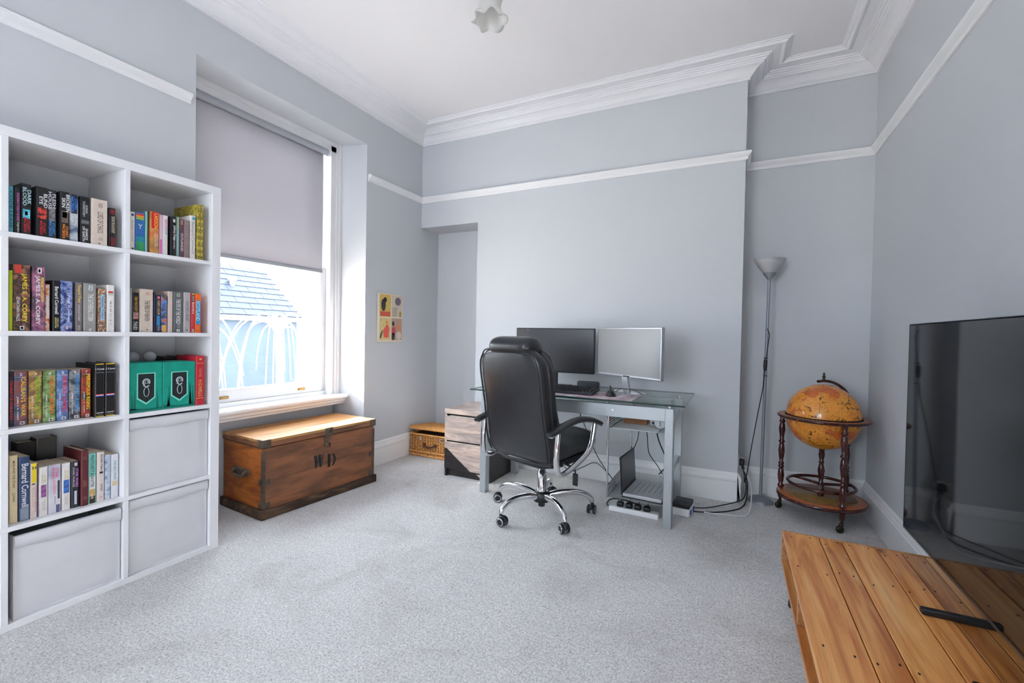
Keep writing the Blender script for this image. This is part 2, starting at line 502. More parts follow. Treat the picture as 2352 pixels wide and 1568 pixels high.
MB().box(-3.004, -3.0, y0+.05, y1-.245, 1.62, 2.49).build('pane', 'window_glass', upper)
for yy in (1.78, 2.36):
    mb = MB(); mb.tube([(-2.944, yy-.02, .672), (-2.93, yy-.018, .672), (-2.927, yy, .674), (-2.93, yy+.018, .672), (-2.944, yy+.02, .672)], .004, 6)
    mb.box(-2.945, -2.941, yy-.03, yy+.03, .664, .68)
    mb.build('sash_lift', 'brass', lower)
sill_prof = [(-2.97, .575), (-2.845, .535), (-2.838, .535), (-2.836, .548), (-2.822, .556), (-2.820, .572), (-2.808, .576), (-2.800, .584), (-2.797, .596), (-2.802, .606), (-2.812, .611), (-2.97, .611)]
mb = MB(); mb.prism(sill_prof, W1+.03, W2-.035, 'y'); mb.build('window_sill', 'white_gloss', win)

# roller blind
bl = thing('roller_blind', 'pale grey roller blind pulled halfway down over the sash window', 'blind', (-2.905, 2.06, 1.588))
mb = MB()
rows = [[(-.012 + .004*math.sin(k*.9), y, z) for k, z in enumerate([.0, .25, .5, .75, .930])] for y in (-.528, -.2, .05, .25, .455)]
vs = [p for r in rows for p in r]; fs = [(i*5+j, i*5+j+1, i*5+j+6, i*5+j+5) for i in range(4) for j in range(4)]
mb.add(vs, fs, True); fab = mb.build('fabric', 'blind_fabric', bl)
sol = fab.modifiers.new('thick', 'SOLIDIFY'); sol.thickness = .0008
mat('roller_tube_paint', (168, 172, 180), 0.4)
MB().tube([(0, -.528, .930), (0, .480, .930)], .024, 20).build('roller_tube', 'roller_tube_paint', bl)
MB().rbox(-.020, -.006, -.530, .457, -.018, .006, .004).build('bottom_bar', 'roller_tube_paint', bl)
for s in (-.537, .480):
    MB().box(-.025, .03, s, s+.006, .90, .957).build('bracket', 'white_plastic', bl)

# ---------------------------------------------------------------- unseen window behind the camera, added for fill daylight
mb = MB()
yy0, yy1 = YREAR-.16, YREAR-.10
mb.box(RWX0, RWX0+.07, yy0, yy1, RWZ0, RWZ1); mb.box(RWX1-.07, RWX1, yy0, yy1, RWZ0, RWZ1)
mb.box(RWX0+.07, RWX1-.07, yy0, yy1, RWZ0, RWZ0+.08); mb.box(RWX0+.07, RWX1-.07, yy0, yy1, RWZ1-.08, RWZ1)
mid = (RWX0+RWX1)/2
mb.box(mid-.04, mid+.04, yy0, yy1, RWZ0+.08, RWZ1-.08)
w2 = struct('added_fill_window', mb, 'white_gloss')
MB().box(RWX0+.07, mid-.04, yy0+.028, yy0+.032, RWZ0+.08, RWZ1-.08).build('pane', 'window_glass', w2)
MB().box(mid+.04, RWX1-.07, yy0+.028, yy0+.032, RWZ0+.08, RWZ1-.08).build('pane', 'window_glass', w2)
MB().box(RWX0-.05, RWX1+.05, yy1, YREAR+.05, RWZ0-.03, RWZ0).build('window_sill', 'white_gloss', w2)

# ---------------------------------------------------------------- outside
mat('patio_stone', (196, 190, 180), 0.9, var=(1.5, 0.15))
mat('slate', (34, 41, 58), 0.6, bump=(9, 0.5, 0.02), var=(4, 0.2))
mat('render_wall', (62, 72, 84), 0.9, var=(2, 0.1))
mat('lead', (196, 200, 206), 0.6)
mat('bare_twig', (222, 208, 186), 0.8)
mat('lawn', (120, 130, 84), 0.95, var=(6, 0.3))
g = MB().box(-40, -3.3, -30, 40, -.6, -.45).build('ground', 'patio_stone'); tag(g, kind='structure')
h = thing('outbuilding', 'low outbuilding with blue grey slate roof seen through the window', 'building', (-9.4, 5.0, -.45))
MB().box(-.9, .35, -5, 2.12, 0, 1.82).build('wall', 'render_wall', h)
mb = MB(); mb.prism([(.42, 1.80), (.42, 1.86), (-.95, 3.03), (-2.3, 1.86), (-2.3, 1.80)][::-1], -5.1, 2.2, 'y'); roof = mb.build('roof', 'slate', h)
# slate courses standing proud of the roof slope
sl = MB(); 
for k in range(9):
    t0 = k/9; t1 = (k+1)/9
    x0 = .43-1.37*t0; z0 = 1.868+1.17*t0; x1 = .43-1.37*t1; z1 = 1.862+1.17*t1
    for j in range(16):
        ya = -5.1+j*.46+(.23 if k % 2 else 0); yb = min(ya+.452, 2.2)
        if yb <= ya: continue
        sl.prism([(x0, z0), (x0+.004, z0+.006), (x1, z1+.003), (x1-.01, z1)], ya, yb, 'y')
so = sl.build('slates', 'slate', h); so['kind'] = 'stuff'
MB().tube([(.46, -5.1, 1.80), (.46, 2.25, 1.80)], .05, 8).build('gutter', 'lead', h)
MB().lathe([(.05, 0), (.05, .28), (.09, .28), (.09, .33)], 10).build('vent_pipe', 'lead', h, (-.35, 1.05, 2.35))
MB().tube([(.43, .2, 1.88), (-.2, -.7, 2.43)], .03, 6).build('valley_flashing', 'lead', h)
def weeping(loc, n, seed, label):
    t = thing('weeping_tree', label, 'tree', loc)
    rnd = random.Random(seed)
    MB().tube(bez([(0,0,0), (.02,.03,.7), (0,0,1.55)], 5), [.06]*6+[.05]*4+[.045], 8).build('trunk', 'bare_twig', t)
    mb = MB()
    for k in range(n):
        a = 2*PI*k/n + rnd.uniform(-.2, .2); R = rnd.uniform(.35, .75); H = rnd.uniform(.06, .28); D = rnd.uniform(.35, 1.05)
        c, s = math.cos(a), math.sin(a)
        pts = bez([(0, 0, 1.5), (c*R*.35, s*R*.35, 1.55+H), (c*R*.75, s*R*.75, 1.5+H*.6), (c*R, s*R, 1.45-D*.4), (c*R*1.08, s*R*1.08, 1.45-D)], 4)
        mb.tube(pts, [.012-.007*i/len(pts) for i in range(len(pts))], 5)
    o = mb.build('branches', 'bare_twig', t); o['kind'] = 'stuff'
weeping((-6.2, 4.55, -.45), 18, 3, 'taller bare weeping tree outside in the middle of the window')
weeping((-5.6, 2.85, -.45), 18, 5, 'bare weeping tree outside beside the white bookcase')
mat('hedge_leaf', (150, 150, 96), 0.8, var=(20, 0.4))
hd = thing('low_shrub', 'low pale shrub on the patio just outside the window', 'shrub', (-5.0, 3.7, -.45))
mb = MB(); rnd = random.Random(11)
for k in range(260):
    a = rnd.uniform(0, 2*PI); e = rnd.uniform(0, 1); r = .45*math.sqrt(rnd.random())
    c = Vector((r*math.cos(a), 1.3*r*math.sin(a), .15+.5*e*(1-r)))
    q = Matrix.Translation(c) @ Matrix.Rotation(rnd.uniform(0, 6.28), 4, 'Z') @ Matrix.Rotation(rnd.uniform(-1, 1), 4, 'X')
    mb.add([(0,-.05,0), (.025,0,.006), (0,.05,0), (-.025,0,.006)], [(0,1,2,3)], False, q)
o = mb.build('foliage', 'hedge_leaf', hd); o['kind'] = 'stuff'
mb = MB()
for k in range(7):
    a = k*.9; mb.tube([(0,0,0), (.12*math.cos(a), .16*math.sin(a), .3), (.25*math.cos(a), .35*math.sin(a), .5)], .008, 5)
mb.build('stems', 'bare_twig', hd)


# ================================================================ bookcase
mat('shelf_white', (236, 236, 240), 0.38, spec=0.45)
BX = -2.345                      # front plane of the bookcase
BYR = 1.396                      # its right end
LEV = [.025, .364, .721, 1.078, 1.435, 1.792]   # underside/top pairs: cell k spans LEV..+.339
T = .018; CELL = .339
cols = []                        # (y0, y1) of each column of cells, from the right
s = .043
for i in range(4):
    w = .338 if i == 0 else .344
    cols.append((BYR-s-w, BYR-s)); s += w+.019
BYL = BYR-s+.019-.043
bc = thing('bookcase', 'tall white open cube bookcase filled with paperbacks beside the window', 'bookcase', (BX, BYR, 0))

X0, X1 = -.318, 0.0
MB().rbox(X0, X1, -.043, 0, 0, 1.792, .0015, 1, smooth=False).build('side_panel', 'shelf_white', bc)
MB().rbox(X0, X1, BYL-BYR, BYL-BYR+.043, 0, 1.792, .0015, 1, smooth=False).build('side_panel', 'shelf_white', bc)
MB().rbox(X0, X1, BYL-BYR, 0, 1.792, 1.828, .0015, 1, smooth=False).build('top_panel', 'shelf_white', bc)
MB().rbox(X0, X1, BYL-BYR+.043, -.043, 0, .025, .0015, 1, smooth=False).build('bottom_panel', 'shelf_white', bc)
for k in range(1, 5):
    MB().rbox(X0, X1-.001, BYL-BYR+.043, -.043, LEV[k], LEV[k]+T, .001, 1, smooth=False).build('shelf', 'shelf_white', bc)
for i in range(3):
    y1 = cols[i][0]-BYR; y0 = cols[i+1][1]-BYR
    for k in range(5):
        z0 = LEV[k]+(T if k else 0)
        MB().rbox(X0, X1-.001, y0, y1, z0, LEV[k+1], .001, 1, smooth=False).build('divider', 'shelf_white', bc)

# fabric storage boxes in the lower cells
mat('box_fabric', (214, 214, 220), 0.9, bump=(400, 0.15, 0.0008), var=(9, 0.03))
mat('box_inside', (60, 58, 56), 0.9)
def storage_box(col, k, label, gap, left=.004, right=.004):
    y0, y1 = cols[col]; z0 = LEV[k]+(T if k else 0)
    H = CELL-gap; Wd = (y1-y0)-left-right
    t = thing('storage_box', label, 'storage box', (BX-.012, (y0+left+y1-right)/2, z0), 0, 'fabric boxes in the bookcase')
    n = 14; mb = MB(); vs = []; fs = []
    for i in range(n+1):
        for j in range(n+1):
            u = i/n; v = j/n
            e = min(u, 1-u, v, 1-v)
            bulge = .004*math.sin(PI*u)*math.sin(PI*v) + .0016*math.sin(5*u+3*v+col*2)*math.sin(4*v+k)
            x = -.004 + bulge + (-.006 if e < .001 else 0)
            zz = v*H*(1 - .0*u) + (.004*math.sin(PI*u)*(1-v) if v < .5 else 0)
            vs.append((x, (u-.5)*Wd, zz))
    for i in range(n):
        for j in range(n): fs.append((i*(n+1)+j, (i+1)*(n+1)+j, (i+1)*(n+1)+j+1, i*(n+1)+j+1))
    mb.add(vs, fs, True); mb.build('front_panel', 'box_fabric', t)
    mb = MB(); d = .29; q = .003
    mb.box(-d, -.008, -Wd/2, -Wd/2+q, .001, H); mb.box(-d, -.008, Wd/2-q, Wd/2, .001, H)
    mb.box(-d, -d+q, -Wd/2+q, Wd/2-q, .001, H); mb.box(-d+q, -.008, -Wd/2+q, Wd/2-q, .001, .005)
    mb.box(-.010, -.008, -Wd/2+q, Wd/2-q, .005, H-.001)
    mb.build('body', 'box_fabric', t)
    mb = MB(); vs = []; fs = []     # folded cuff along the top edge
    for i in range(n+1):
        u = i/n; sag = .004*math.sin(3*u*PI+col)
        for x, z in [(-.003, H-.048+sag), (.0035, H-.046+sag), (.0045, H-.024), (.004, H-.004), (-.004, H+.0015), (-.010, H-.004)]:
            vs.append((x+.003*math.sin(PI*u), (u-.5)*Wd*.995, z))
    for i in range(n):
        for j in range(5): fs.append((i*6+j, (i+1)*6+j, (i+1)*6+j+1, i*6+j+1))
    mb.add(vs, fs, True); mb.build('cuff', 'box_fabric', t)
storage_box(0, 1, 'white fabric storage box below the two green books', .010)
storage_box(0, 0, 'white fabric storage box in the bottom row beside the trunk', .006)
storage_box(1, 0, 'white fabric storage box under the shelf with the pinkish paperbacks, dark gap above', .026, .018)
storage_box(2, 0, 'white fabric storage box at the very left edge of the picture', .010)

# ================================================================ books
mat('paper', (214, 196, 168), 0.9, bump=(300, 0.2, 0.0006))
mat('paper_white', (228, 222, 212), 0.9)
INK = {}
def ink(rgb):
    k = 'ink_%d_%d_%d' % rgb
    if k not in MATS: mat(k, rgb, 0.5)
    return MATS[k]
def cov(rgb):
    k = 'cover_%d_%d_%d' % rgb
    if k not in MATS: mat(k, rgb, 0.38, var=(60, 0.06))
    return MATS[k]
def book(x, yz, zb, m, label, depth=.12, texts=(), bands=(), hard=False, pages='paper', name='book', group='books in the white bookcase', spine_m=None):
    """yz = (y0, y1, height); texts: (string, centre 0..1 from top, length 0..1, across -.5..+.5, size across 0..1, colour[, upright])
    bands: (from-top0, from-top1, material or colour, across0, across1)"""
    y0, y1, H = yz; w = y1-y0-.0008; hw = w/2; zb = zb+.0004
    t = thing(name, label, 'book', (x, (y0+y1)/2, zb), 0, group)
    c = .0022 if hard else .0010
    r = min(.004, hw*.45)
    out = [(-depth, -hw), (-r, -hw), (-r*.3, -hw+r*.3), (0, -hw+r), (0, hw-r), (-r*.3, hw-r*.3), (-r, hw), (-depth, hw)]
    inn = [(-depth, hw-c), (-c-.001, hw-c), (-c-.001, -hw+c), (-depth, -hw+c)]
    mb = MB(); mb.prism(out+inn, 0, H); mb.build('cover', m, t)
    o = .004 if hard else .0006
    if w > .006:
        MB().box(-depth+.002, -c-.0012, -hw+c+.0001, hw-c-.0001, o, H-o).build('page_block', pages, t)
    e = .00025
    for i, (a, b, bm_, *ac) in enumerate(bands):
        c0, c1 = ac if ac else (-.5, .5)
        mm = bm_ if not isinstance(bm_, tuple) else ink(bm_)
        MB().box(-.0012, e, max(c0*w, -hw+r), min(c1*w, hw-r), H*(1-b), H*(1-a)).build('spine_picture', mm, t)
    for tx in texts:
        sx, cz, ln, ac, sz, colr = tx[:6]
        z = H*(1-cz)
        if len(tx) > 6 and tx[6]:
            lettering(sx, (2.2*e, ac*w, z), (0, 1, 0), (0, 0, 1), sz*w, ln*H, ink(colr), t, 'spine_lettering', .012)
        else:
            lettering(sx, (2.2*e, ac*w, z), (0, 0, -1), (0, 1, 0), ln*H, sz*w, ink(colr), t, 'spine_lettering', .012)
    return t

BLK = cov((24, 25, 29)); CRM = cov((214, 200, 188)); WHT = cov((226, 222, 220)); NAVY = cov((30, 38, 70)); GRY = cov((150, 148, 146))
W_, K_ = (236, 236, 236), (20, 20, 22)
SM = 'STUART\nMACBRIDE'
RED, CY = (206, 40, 52), (80, 190, 210)
# --- top row, wider column
za = LEV[4]+T; x = -2.365
A = [(0.657,0.670,.168),(0.671,0.688,.168),(0.689,0.717,.187),(0.727,0.760,.187),(0.760,0.786,.186),(0.794,0.822,.188),(0.824,0.851,.186),(0.855,0.888,.186),(0.890,0.945,.189),(0.947,0.972,.164)]
book(x, A[0], za, cov((70, 150, 165)), 'teal book at the left end of the top shelf row', texts=[('CODE LEASE', .5, .8, 0, .6, (30, 60, 74))])
book(x, A[1], za, BLK, 'black paperback with pink lettering on the top shelf', texts=[('THE RESTAURANT AT THE END OF THE UNIVERSE', .42, .62, .1, .45, (214, 120, 190)), ('Douglas Adams', .86, .22, .1, .5, (200, 200, 190))])
book(x, A[2], za, BLK, 'black paperback with pale blue title and bright turquoise window picture', depth=.125, texts=[('DARK\nBLOOD', .25, .36, .05, .82, (190, 225, 230)), (SM, .81, .30, .05, .6, RED)], bands=[(.50, .68, blotch('turquoise_print', [(30, 130, 160), (80, 190, 215), (170, 225, 235)], 60)), (.54, .62, (30, 60, 80), -.15, .12)])
book(x+.006, A[3], za, BLK, 'thick black paperback with white title above a red lit street picture', depth=.125, texts=[('BLIND\nEYE', .27, .28, .1, .7, W_), (SM, .82, .28, .05, .5, RED)], bands=[(.42, .64, blotch('red_street_print', [(30, 24, 26), (90, 30, 28), (226, 70, 56), (40, 30, 34)], 90, contrast=.18))])
book(x, A[4], za, cov((46, 46, 54)), 'dark paperback with grey stone picture and blue author lettering', depth=.125, texts=[('FLESH\nHOUSE', .23, .36, 0, .85, (224, 226, 232)), (SM, .80, .32, 0, .7, (60, 150, 235))], bands=[(.36, .64, blotch('stone_print', [(80, 80, 96), (150, 150, 155), (60, 58, 58), (190, 190, 196)], 110, contrast=.2))])
book(x+.006, A[5], za, BLK, 'black paperback with white title, lit doorway picture and orange author lettering', depth=.125, texts=[('BROKEN\nSKIN', .23, .36, .08, .85, W_), (SM, .82, .30, .05, .65, (240, 140, 40))], bands=[(.40, .64, blotch('doorway_print', [(60, 44, 40), (120, 100, 90), (70, 56, 50)], 80)), (.42, .54, (236, 228, 230), -.28, .22)])
book(x, A[6], za, blotch('loch_print', [(28, 36, 60), (60, 84, 120), (196, 206, 214), (90, 84, 78)], 14, seed=2, contrast=.22), 'paperback with pale loch picture, blue and white stacked lettering', depth=.125, texts=[(SM, .21, .32, 0, .78, (60, 140, 235)), ('DYING\nLIGHT', .54, .26, 0, .85, W_)], bands=[(0, .40, (26, 34, 60))])
book(x, A[7], za, BLK, 'black paperback with small widely spaced white lettering beside the thick cream one', depth=.13, texts=[('ADRIAN\nTCHAIKOVSKY', .26, .34, 0, .5, (200, 204, 208)), ('SHARDS\nOF EARTH', .80, .32, 0, .55, W_)], bands=[(.50, .58, blotch('smoke_print', [(40, 42, 46), (110, 116, 120), (40, 42, 46)], 70))])
book(x, A[8], za, CRM, 'thick cream paperback with tall thin dark title on the top shelf', depth=.13, texts=[('LORD OF CHAOS', .50, .46, .05, .36, (96, 84, 84)), ('8', .13, .10, .05, .26, (160, 140, 140), True), ('ROBERT\nJORDAN', .86, .07, .05, .26, (150, 136, 130))], bands=[(.945, .965, K_, -.06, .04)])
book(x, A[9], za, BLK, 'short black paperback with red and cream lettering at the right of the top shelf', depth=.11, texts=[('JANE McCUSKER\nJANE DUNCAN', .42, .44, .1, .5, (214, 205, 170)), ('THE DARK\nMOUNTAIN', .85, .22, .1, .5, (190, 40, 44))], bands=[(.03, .16, (120, 26, 30), -.2, .3)])
# --- top row, right column
B = [(1.021,1.041,.168),(1.041,1.078,.171),(1.078,1.088,.181),(1.096,1.132,.187),(1.133,1.147,.181),(1.147,1.169,.182),(1.177,1.203,.184),(1.203,1.216,.188),(1.216,1.236,.180),(1.236,1.262,.181),(1.263,1.288,.208),(1.294,1.311,.270),(1.311,1.324,.272)]
book(x, B[0], za, cov((222, 214, 204)), 'cream paperback at the left of the right top cell', texts=[('the hidden orchestra', .5, .55, 0, .4, (150, 146, 140))], bands=[(.05, .11, (30, 34, 60), -.2, .25), (.93, .97, K_, -.1, .25)])
book(x, B[1], za, cov((50, 110, 180)), 'blue book with rainbow stripes and a white bird on its spine', bands=[(.03, .08, (214, 60, 50)), (.08, .12, (240, 160, 50)), (.12, .19, (90, 160, 60)), (.62, .75, (40, 140, 160)), (.75, .99, blotch('sea_print', [(30, 120, 90), (60, 160, 100), (40, 130, 80)], 30))], texts=[('SEAGULL', .155, .045, 0, .8, (236, 220, 120), True), ('Y', .36, .12, 0, .45, (226, 220, 220), True)])
book(x, B[2], za, cov((128, 190, 190)), 'thin aqua book beside the red one', depth=.13)
book(x+.004, B[3], za, blotch('dragon_print', [(206, 36, 44), (214, 44, 50), (206, 150, 84), (96, 60, 50), (214, 40, 50)], 7, seed=4, contrast=.28), 'red paperback with large yellow lettering', depth=.12, texts=[('LARSSON', .22, .36, .12, .42, (244, 200, 60)), ('The Girl Who\nPlayed With Fire', .68, .34, .12, .40, (240, 214, 200))], bands=[(.01, .40, (208, 34, 44))])
book(x, B[4], za, blotch('pink_fade', [(228, 214, 222), (228, 190, 214), (208, 90, 160)], 6, seed=1), 'pale pink book with a magenta foot', depth=.12, bands=[(.62, .98, (214, 100, 176))])
book(x, B[5], za, WHT, 'white paperback with magenta and violet lettering', depth=.12, texts=[('BRIDGET', .22, .24, .1, .4, (208, 50, 140)), ('JONES', .41, .16, .1, .4, (100, 80, 180)), ('the edge of reason', .64, .2, 0, .25, (190, 186, 190))])
book(x+.004, B[6], za, BLK, 'black paperback with white script lettering', depth=.12, texts=[('Johnny Depp', .41, .38, .12, .55, W_), ('a kind of illusion', .71, .2, .12, .3, (200, 200, 200))], bands=[(.06, .14, (214, 214, 210), -.1, .25)])
book(x, B[7], za, cov((136, 178, 176)), 'thin pale green book with a leafy top', depth=.13, bands=[(.02, .27, blotch('leaf_print', [(120, 140, 80), (180, 190, 150), (96, 110, 70)], 90))])
book(x, B[8], za, cov((92, 66, 76)), 'plum book with a small portrait and white lettering', depth=.12, texts=[('OUTLANDER', .60, .48, .1, .5, (224, 214, 214))], bands=[(.02, .14, (170, 130, 112), -.2, .45)])
book(x, B[9], za, blotch('plum_weave', [(110, 88, 92), (150, 128, 128), (110, 90, 92)], 60, aniso=(1, .2, 3)), 'faded mauve book with worn stripes', depth=.13)
book(x, B[10], za, WHT, 'white hardback with grey outlined lettering and a blue spot', depth=.15, hard=True, pages='paper_white', texts=[('Bernard Cornwell', .50, .74, 0, .55, (150, 156, 158))], bands=[(.02, .09, (70, 160, 200), -.1, .4)])
YEL = blotch('gold_foliage_print', [(166, 150, 50), (206, 186, 80), (120, 112, 40), (214, 196, 90)], 60, contrast=.2)
for i, lb in ((11, 'tall yellow patterned book, left one of the yellow pair'), (12, 'tall yellow patterned book against the right side panel')):
    tb = book(x, B[i], za, YEL, lb, depth=.20, hard=True, pages='paper_white', texts=[('S  E  A  S  O  N  S', .5, .7, 0, .4, (110, 84, 30))], bands=[(.93, .96, (100, 76, 26), -.25, .25)])
    if i == 11:
        MB().box(-.10, -.02, -.0092, -.0086, .19, .222).build('cover_label', ink((206, 200, 190)), tb)
# --- second row, wider column
zc = LEV[3]+T; x = -2.37
C_ = [(0.659,0.670,.220),(0.670,0.716,.244),(0.720,0.757,.243),(0.757,0.771,.180),(0.776,0.799,.197),(0.800,0.837,.198),(0.844,0.867,.197),(0.868,0.911,.197),(0.916,0.944,.179),(0.944,0.972,.197)]
book(x, C_[0], zc, cov((168, 186, 20)), 'lime green book at the left of the second shelf', depth=.16)
OR = 'orbit_print'
blotch(OR, [(30, 28, 30), (120, 74, 56), (40, 40, 48), (170, 120, 90), (24, 24, 28)], 34, seed=6, contrast=.24)
book(x, C_[1], zc, OR, 'tall thick space novel with yellow author lettering and a red corner', depth=.16, hard=True, texts=[('JAMES S. A. COREY', .50, .74, .12, .36, (250, 222, 40)), ('LEVIATHAN FALLS', .67, .36, -.22, .2, W_)], bands=[(.0, .13, (208, 66, 52), -.5, -.02), (.925, .985, W_, -.12, .14), (.938, .972, K_, -.06, .08)])
blotch('violet_nebula_print', [(34, 34, 44), (90, 62, 80), (170, 108, 140), (50, 48, 60), (140, 136, 146)], 22, seed=3, contrast=.24)
book(x, C_[2], zc, 'violet_nebula_print', 'tall violet and black space novel with white author lettering', depth=.16, hard=True, texts=[('JAMES S. A. COREY', .52, .76, -.12, .42, W_), ("MEMORY'S LEGION", .35, .38, .26, .24, (250, 226, 40))], bands=[(.02, .10, W_, -.1, .2), (.035, .085, K_, -.04, .12)])
book(x-.004, C_[3], zc, blotch('market_print', [(40, 34, 34), (200, 110, 60), (196, 190, 184), (60, 50, 46)], 60, seed=2), 'small dark paperback with an orange picture and pale strip', depth=.11, bands=[(.25, .72, (196, 190, 186), -.3, .3)])
book(x, C_[4], zc, BLK, 'black paperback with white blackletter lettering on the second shelf', depth=.125, texts=[('Bernard Cornwell', .39, .54, .05, .5, W_), ('THE LAST\nKINGDOM', .83, .2, .05, .5, (206, 200, 130))])
book(x, C_[5], zc, blotch('blue_armour_print', [(24, 34, 84), (60, 80, 150), (150, 164, 206), (30, 44, 100)], 55, seed=5, contrast=.2), 'blue fantasy paperback with swirling picture', depth=.13, texts=[('Forge of Darkness', .55, .52, .15, .3, (226, 230, 240)), ('STEVEN ERIKSON', .50, .66, -.18, .24, (20, 26, 60))], bands=[(.9, .96, (220, 170, 180), -.1, .12)])
book(x, C_[6], zc, cov((112, 106, 110)), 'grey paperback with chunky yellow title', depth=.125, texts=[('Stupid Fear', .24, .38, 0, .6, (226, 200, 96)), ('DOUGLAS STUART', .62, .34, 0, .3, (214, 210, 206)), ('BLACK', .93, .1, 0, .35, (200, 196, 190))])
book(x, C_[7], zc, cov((148, 146, 144)), 'thick grey paperback with tall thin white title on the second shelf', depth=.13, texts=[('THE GATHERING STORM', .50, .56, .05, .42, (228, 228, 224)), ('8', .09, .12, .05, .4, (196, 206, 206), True)], bands=[(.94, .985, (224, 220, 216), -.08, .12), (.953, .972, K_, -.02, .06)])
book(x, C_[8], zc, blotch('collage_print', [(120, 60, 56), (220, 190, 150), (40, 36, 50), (200, 150, 120), (160, 40, 60)], 100, seed=8, contrast=.2), 'collage covered paperback with pale blue strip', depth=.12, texts=[('Natalie Tudor', .44, .52, .05, .25, (60, 100, 150))], bands=[(.13, .74, (150, 190, 220), -.2, .25)])
book(x, C_[9], zc, WHT, 'white paperback with a small red bowl mark', depth=.13, texts=[('M E M O I R S', .60, .5, 0, .2, (150, 144, 144))], bands=[(.13, .17, (206, 54, 50), -.3, .3), (.17, .22, (186, 196, 186), -.35, .35)])
# --- second row, right column
D = [(1.025,1.034,.194),(1.034,1.061,.174),(1.061,1.114,.193),(1.116,1.124,.180),(1.124,1.145,.170),(1.145,1.171,.170),(1.173,1.194,.192),(1.195,1.238,.193),(1.239,1.271,.194),(1.273,1.291,.191),(1.291,1.319,.191)]
book(x, D[0], zc, cov((150, 158, 150)), 'thin grey green book at the left of the right second cell', depth=.13)
book(x, D[1], zc, BLK, 'black paperback with gold and white lettering and small group picture', depth=.12, texts=[('TERRY PRATCHETT', .29, .38, 0, .42, (206, 160, 70)), ('THUD!', .84, .22, -.05, .55, W_)], bands=[(.50, .67, blotch('crowd_print', [(60, 40, 60), (210, 150, 110), (120, 90, 130), (220, 200, 180)], 120))])
book(x, D[2], zc, CRM, 'thick cream paperback with tall thin dark title on the second shelf', depth=.13, texts=[('THE FIRES OF HEAVEN', .50, .48, .05, .38, (96, 84, 80)), ('8', .10, .08, .08, .3, (214, 150, 140), True)], bands=[(.925, .95, K_, .02, .1)])
book(x, D[3], zc, NAVY, 'thin navy book next to the cream one', depth=.12)
book(x, D[4], zc, cov((26, 32, 56)), 'navy paperback with gold lettering and a bright blue panel', depth=.11, texts=[('ROBERT LUDLUM', .33, .38, .05, .5, (206, 176, 120)), ('TRADES', .90, .14, .05, .4, (180, 180, 186))], bands=[(.55, .82, (50, 130, 190)), (.03, .1, (220, 120, 130), -.2, .25)])
book(x, D[5], zc, blotch('comic_print', [(20, 22, 36), (214, 110, 70), (60, 120, 180), (30, 30, 40), (206, 170, 100)], 45, seed=9, contrast=.22), 'black comic style paperback with orange and blue panels', depth=.11, bands=[(.14, .21, (70, 140, 210)), (.80, .99, (206, 164, 90))])
book(x, D[6], zc, cov((206, 188, 180)), 'plain cream paperback between the comic one and the grey one', depth=.15)
book(x, D[7], zc, cov((96, 102, 104)), 'thick dark grey paperback with tall white title', depth=.14, texts=[('THE EYE OF THE WORLD', .48, .60, 0, .46, W_), ('ROBERT JORDAN', .83, .12, 0, .4, (170, 174, 174)), ('8', .08, .1, 0, .42, (170, 176, 164), True)], bands=[(.92, .98, (226, 222, 220), -.15, .15), (.94, .965, K_, -.06, .06)])
book(x, D[8], zc, cov((178, 172, 174)), 'pale grey paperback with thin dark title', depth=.13, texts=[("WINTER'S HEART", .47, .52, 0, .5, (110, 104, 110))], bands=[(.925, .95, K_, -.1, .1)])
book(x, D[9], zc, cov((196, 60, 70)), 'red and black paperback with a yellow top edge', depth=.12, texts=[('IAIN M', .13, .12, 0, .4, (220, 210, 200)), ('BANKS', .37, .3, 0, .55, (230, 206, 206))], bands=[(.0, .035, (226, 196, 60)), (.04, .22, (40, 34, 36)), (.91, .98, (226, 216, 214), -.25, .3), (.925, .965, K_, -.1, .15)])
book(x, D[10], zc, cov((236, 104, 40)), 'orange guide book with a blue centre panel', depth=.12, texts=[('SCOTLAND', .44, .5, -.05, .62, (196, 228, 240)), ('city', .87, .1, 0, .5, (240, 160, 110))], bands=[(.175, .785, (40, 150, 210))])
# --- third row: numbered series, black pair, green pair
ze = LEV[2]+T; x = -2.40
E_ = [(0.669,0.680,.202),(0.681,0.718,.204),(0.720,0.758,.203),(0.759,0.798,.202),(0.799,0.835,.202),(0.836,0.873,.202),(0.874,0.907,.202)]
series = [("TIAMAT'S WRATH", (224, 60, 60), [(24, 24, 30), (50, 46, 56), (30, 30, 36)], '', 'black paperback with red title at the left of the numbered set'),
 ("CALIBAN'S WAR", (244, 196, 40), [(60, 66, 100), (150, 80, 70), (90, 96, 130), (40, 44, 70)], '2', 'numbered paperback 2 with yellow title on violet blue'),
 ("ABADDON'S GATE", (120, 200, 40), [(50, 46, 40), (206, 166, 90), (120, 90, 60), (214, 176, 96)], '3', 'numbered paperback 3 with green title on sandy yellow'),
 ('CIBOLA BURN', (244, 120, 40), [(40, 56, 40), (90, 120, 60), (150, 180, 120), (60, 80, 50)], '4', 'numbered paperback 4 with orange title on green'),
 ('NEMESIS GAMES', (228, 50, 90), [(90, 120, 180), (130, 160, 206), (70, 96, 150), (150, 180, 210)], '5', 'numbered paperback 5 with crimson title on sky blue'),
 ("BABYLON'S ASHES", (40, 150, 230), [(30, 32, 40), (70, 74, 86), (150, 150, 150), (26, 28, 34)], '6', 'numbered paperback 6 with blue title on charcoal'),
 ('PERSEPOLIS RISING', (250, 214, 30), [(34, 32, 30), (80, 60, 50), (170, 60, 44), (40, 40, 36)], '7', 'numbered paperback 7 with yellow title on brown')]
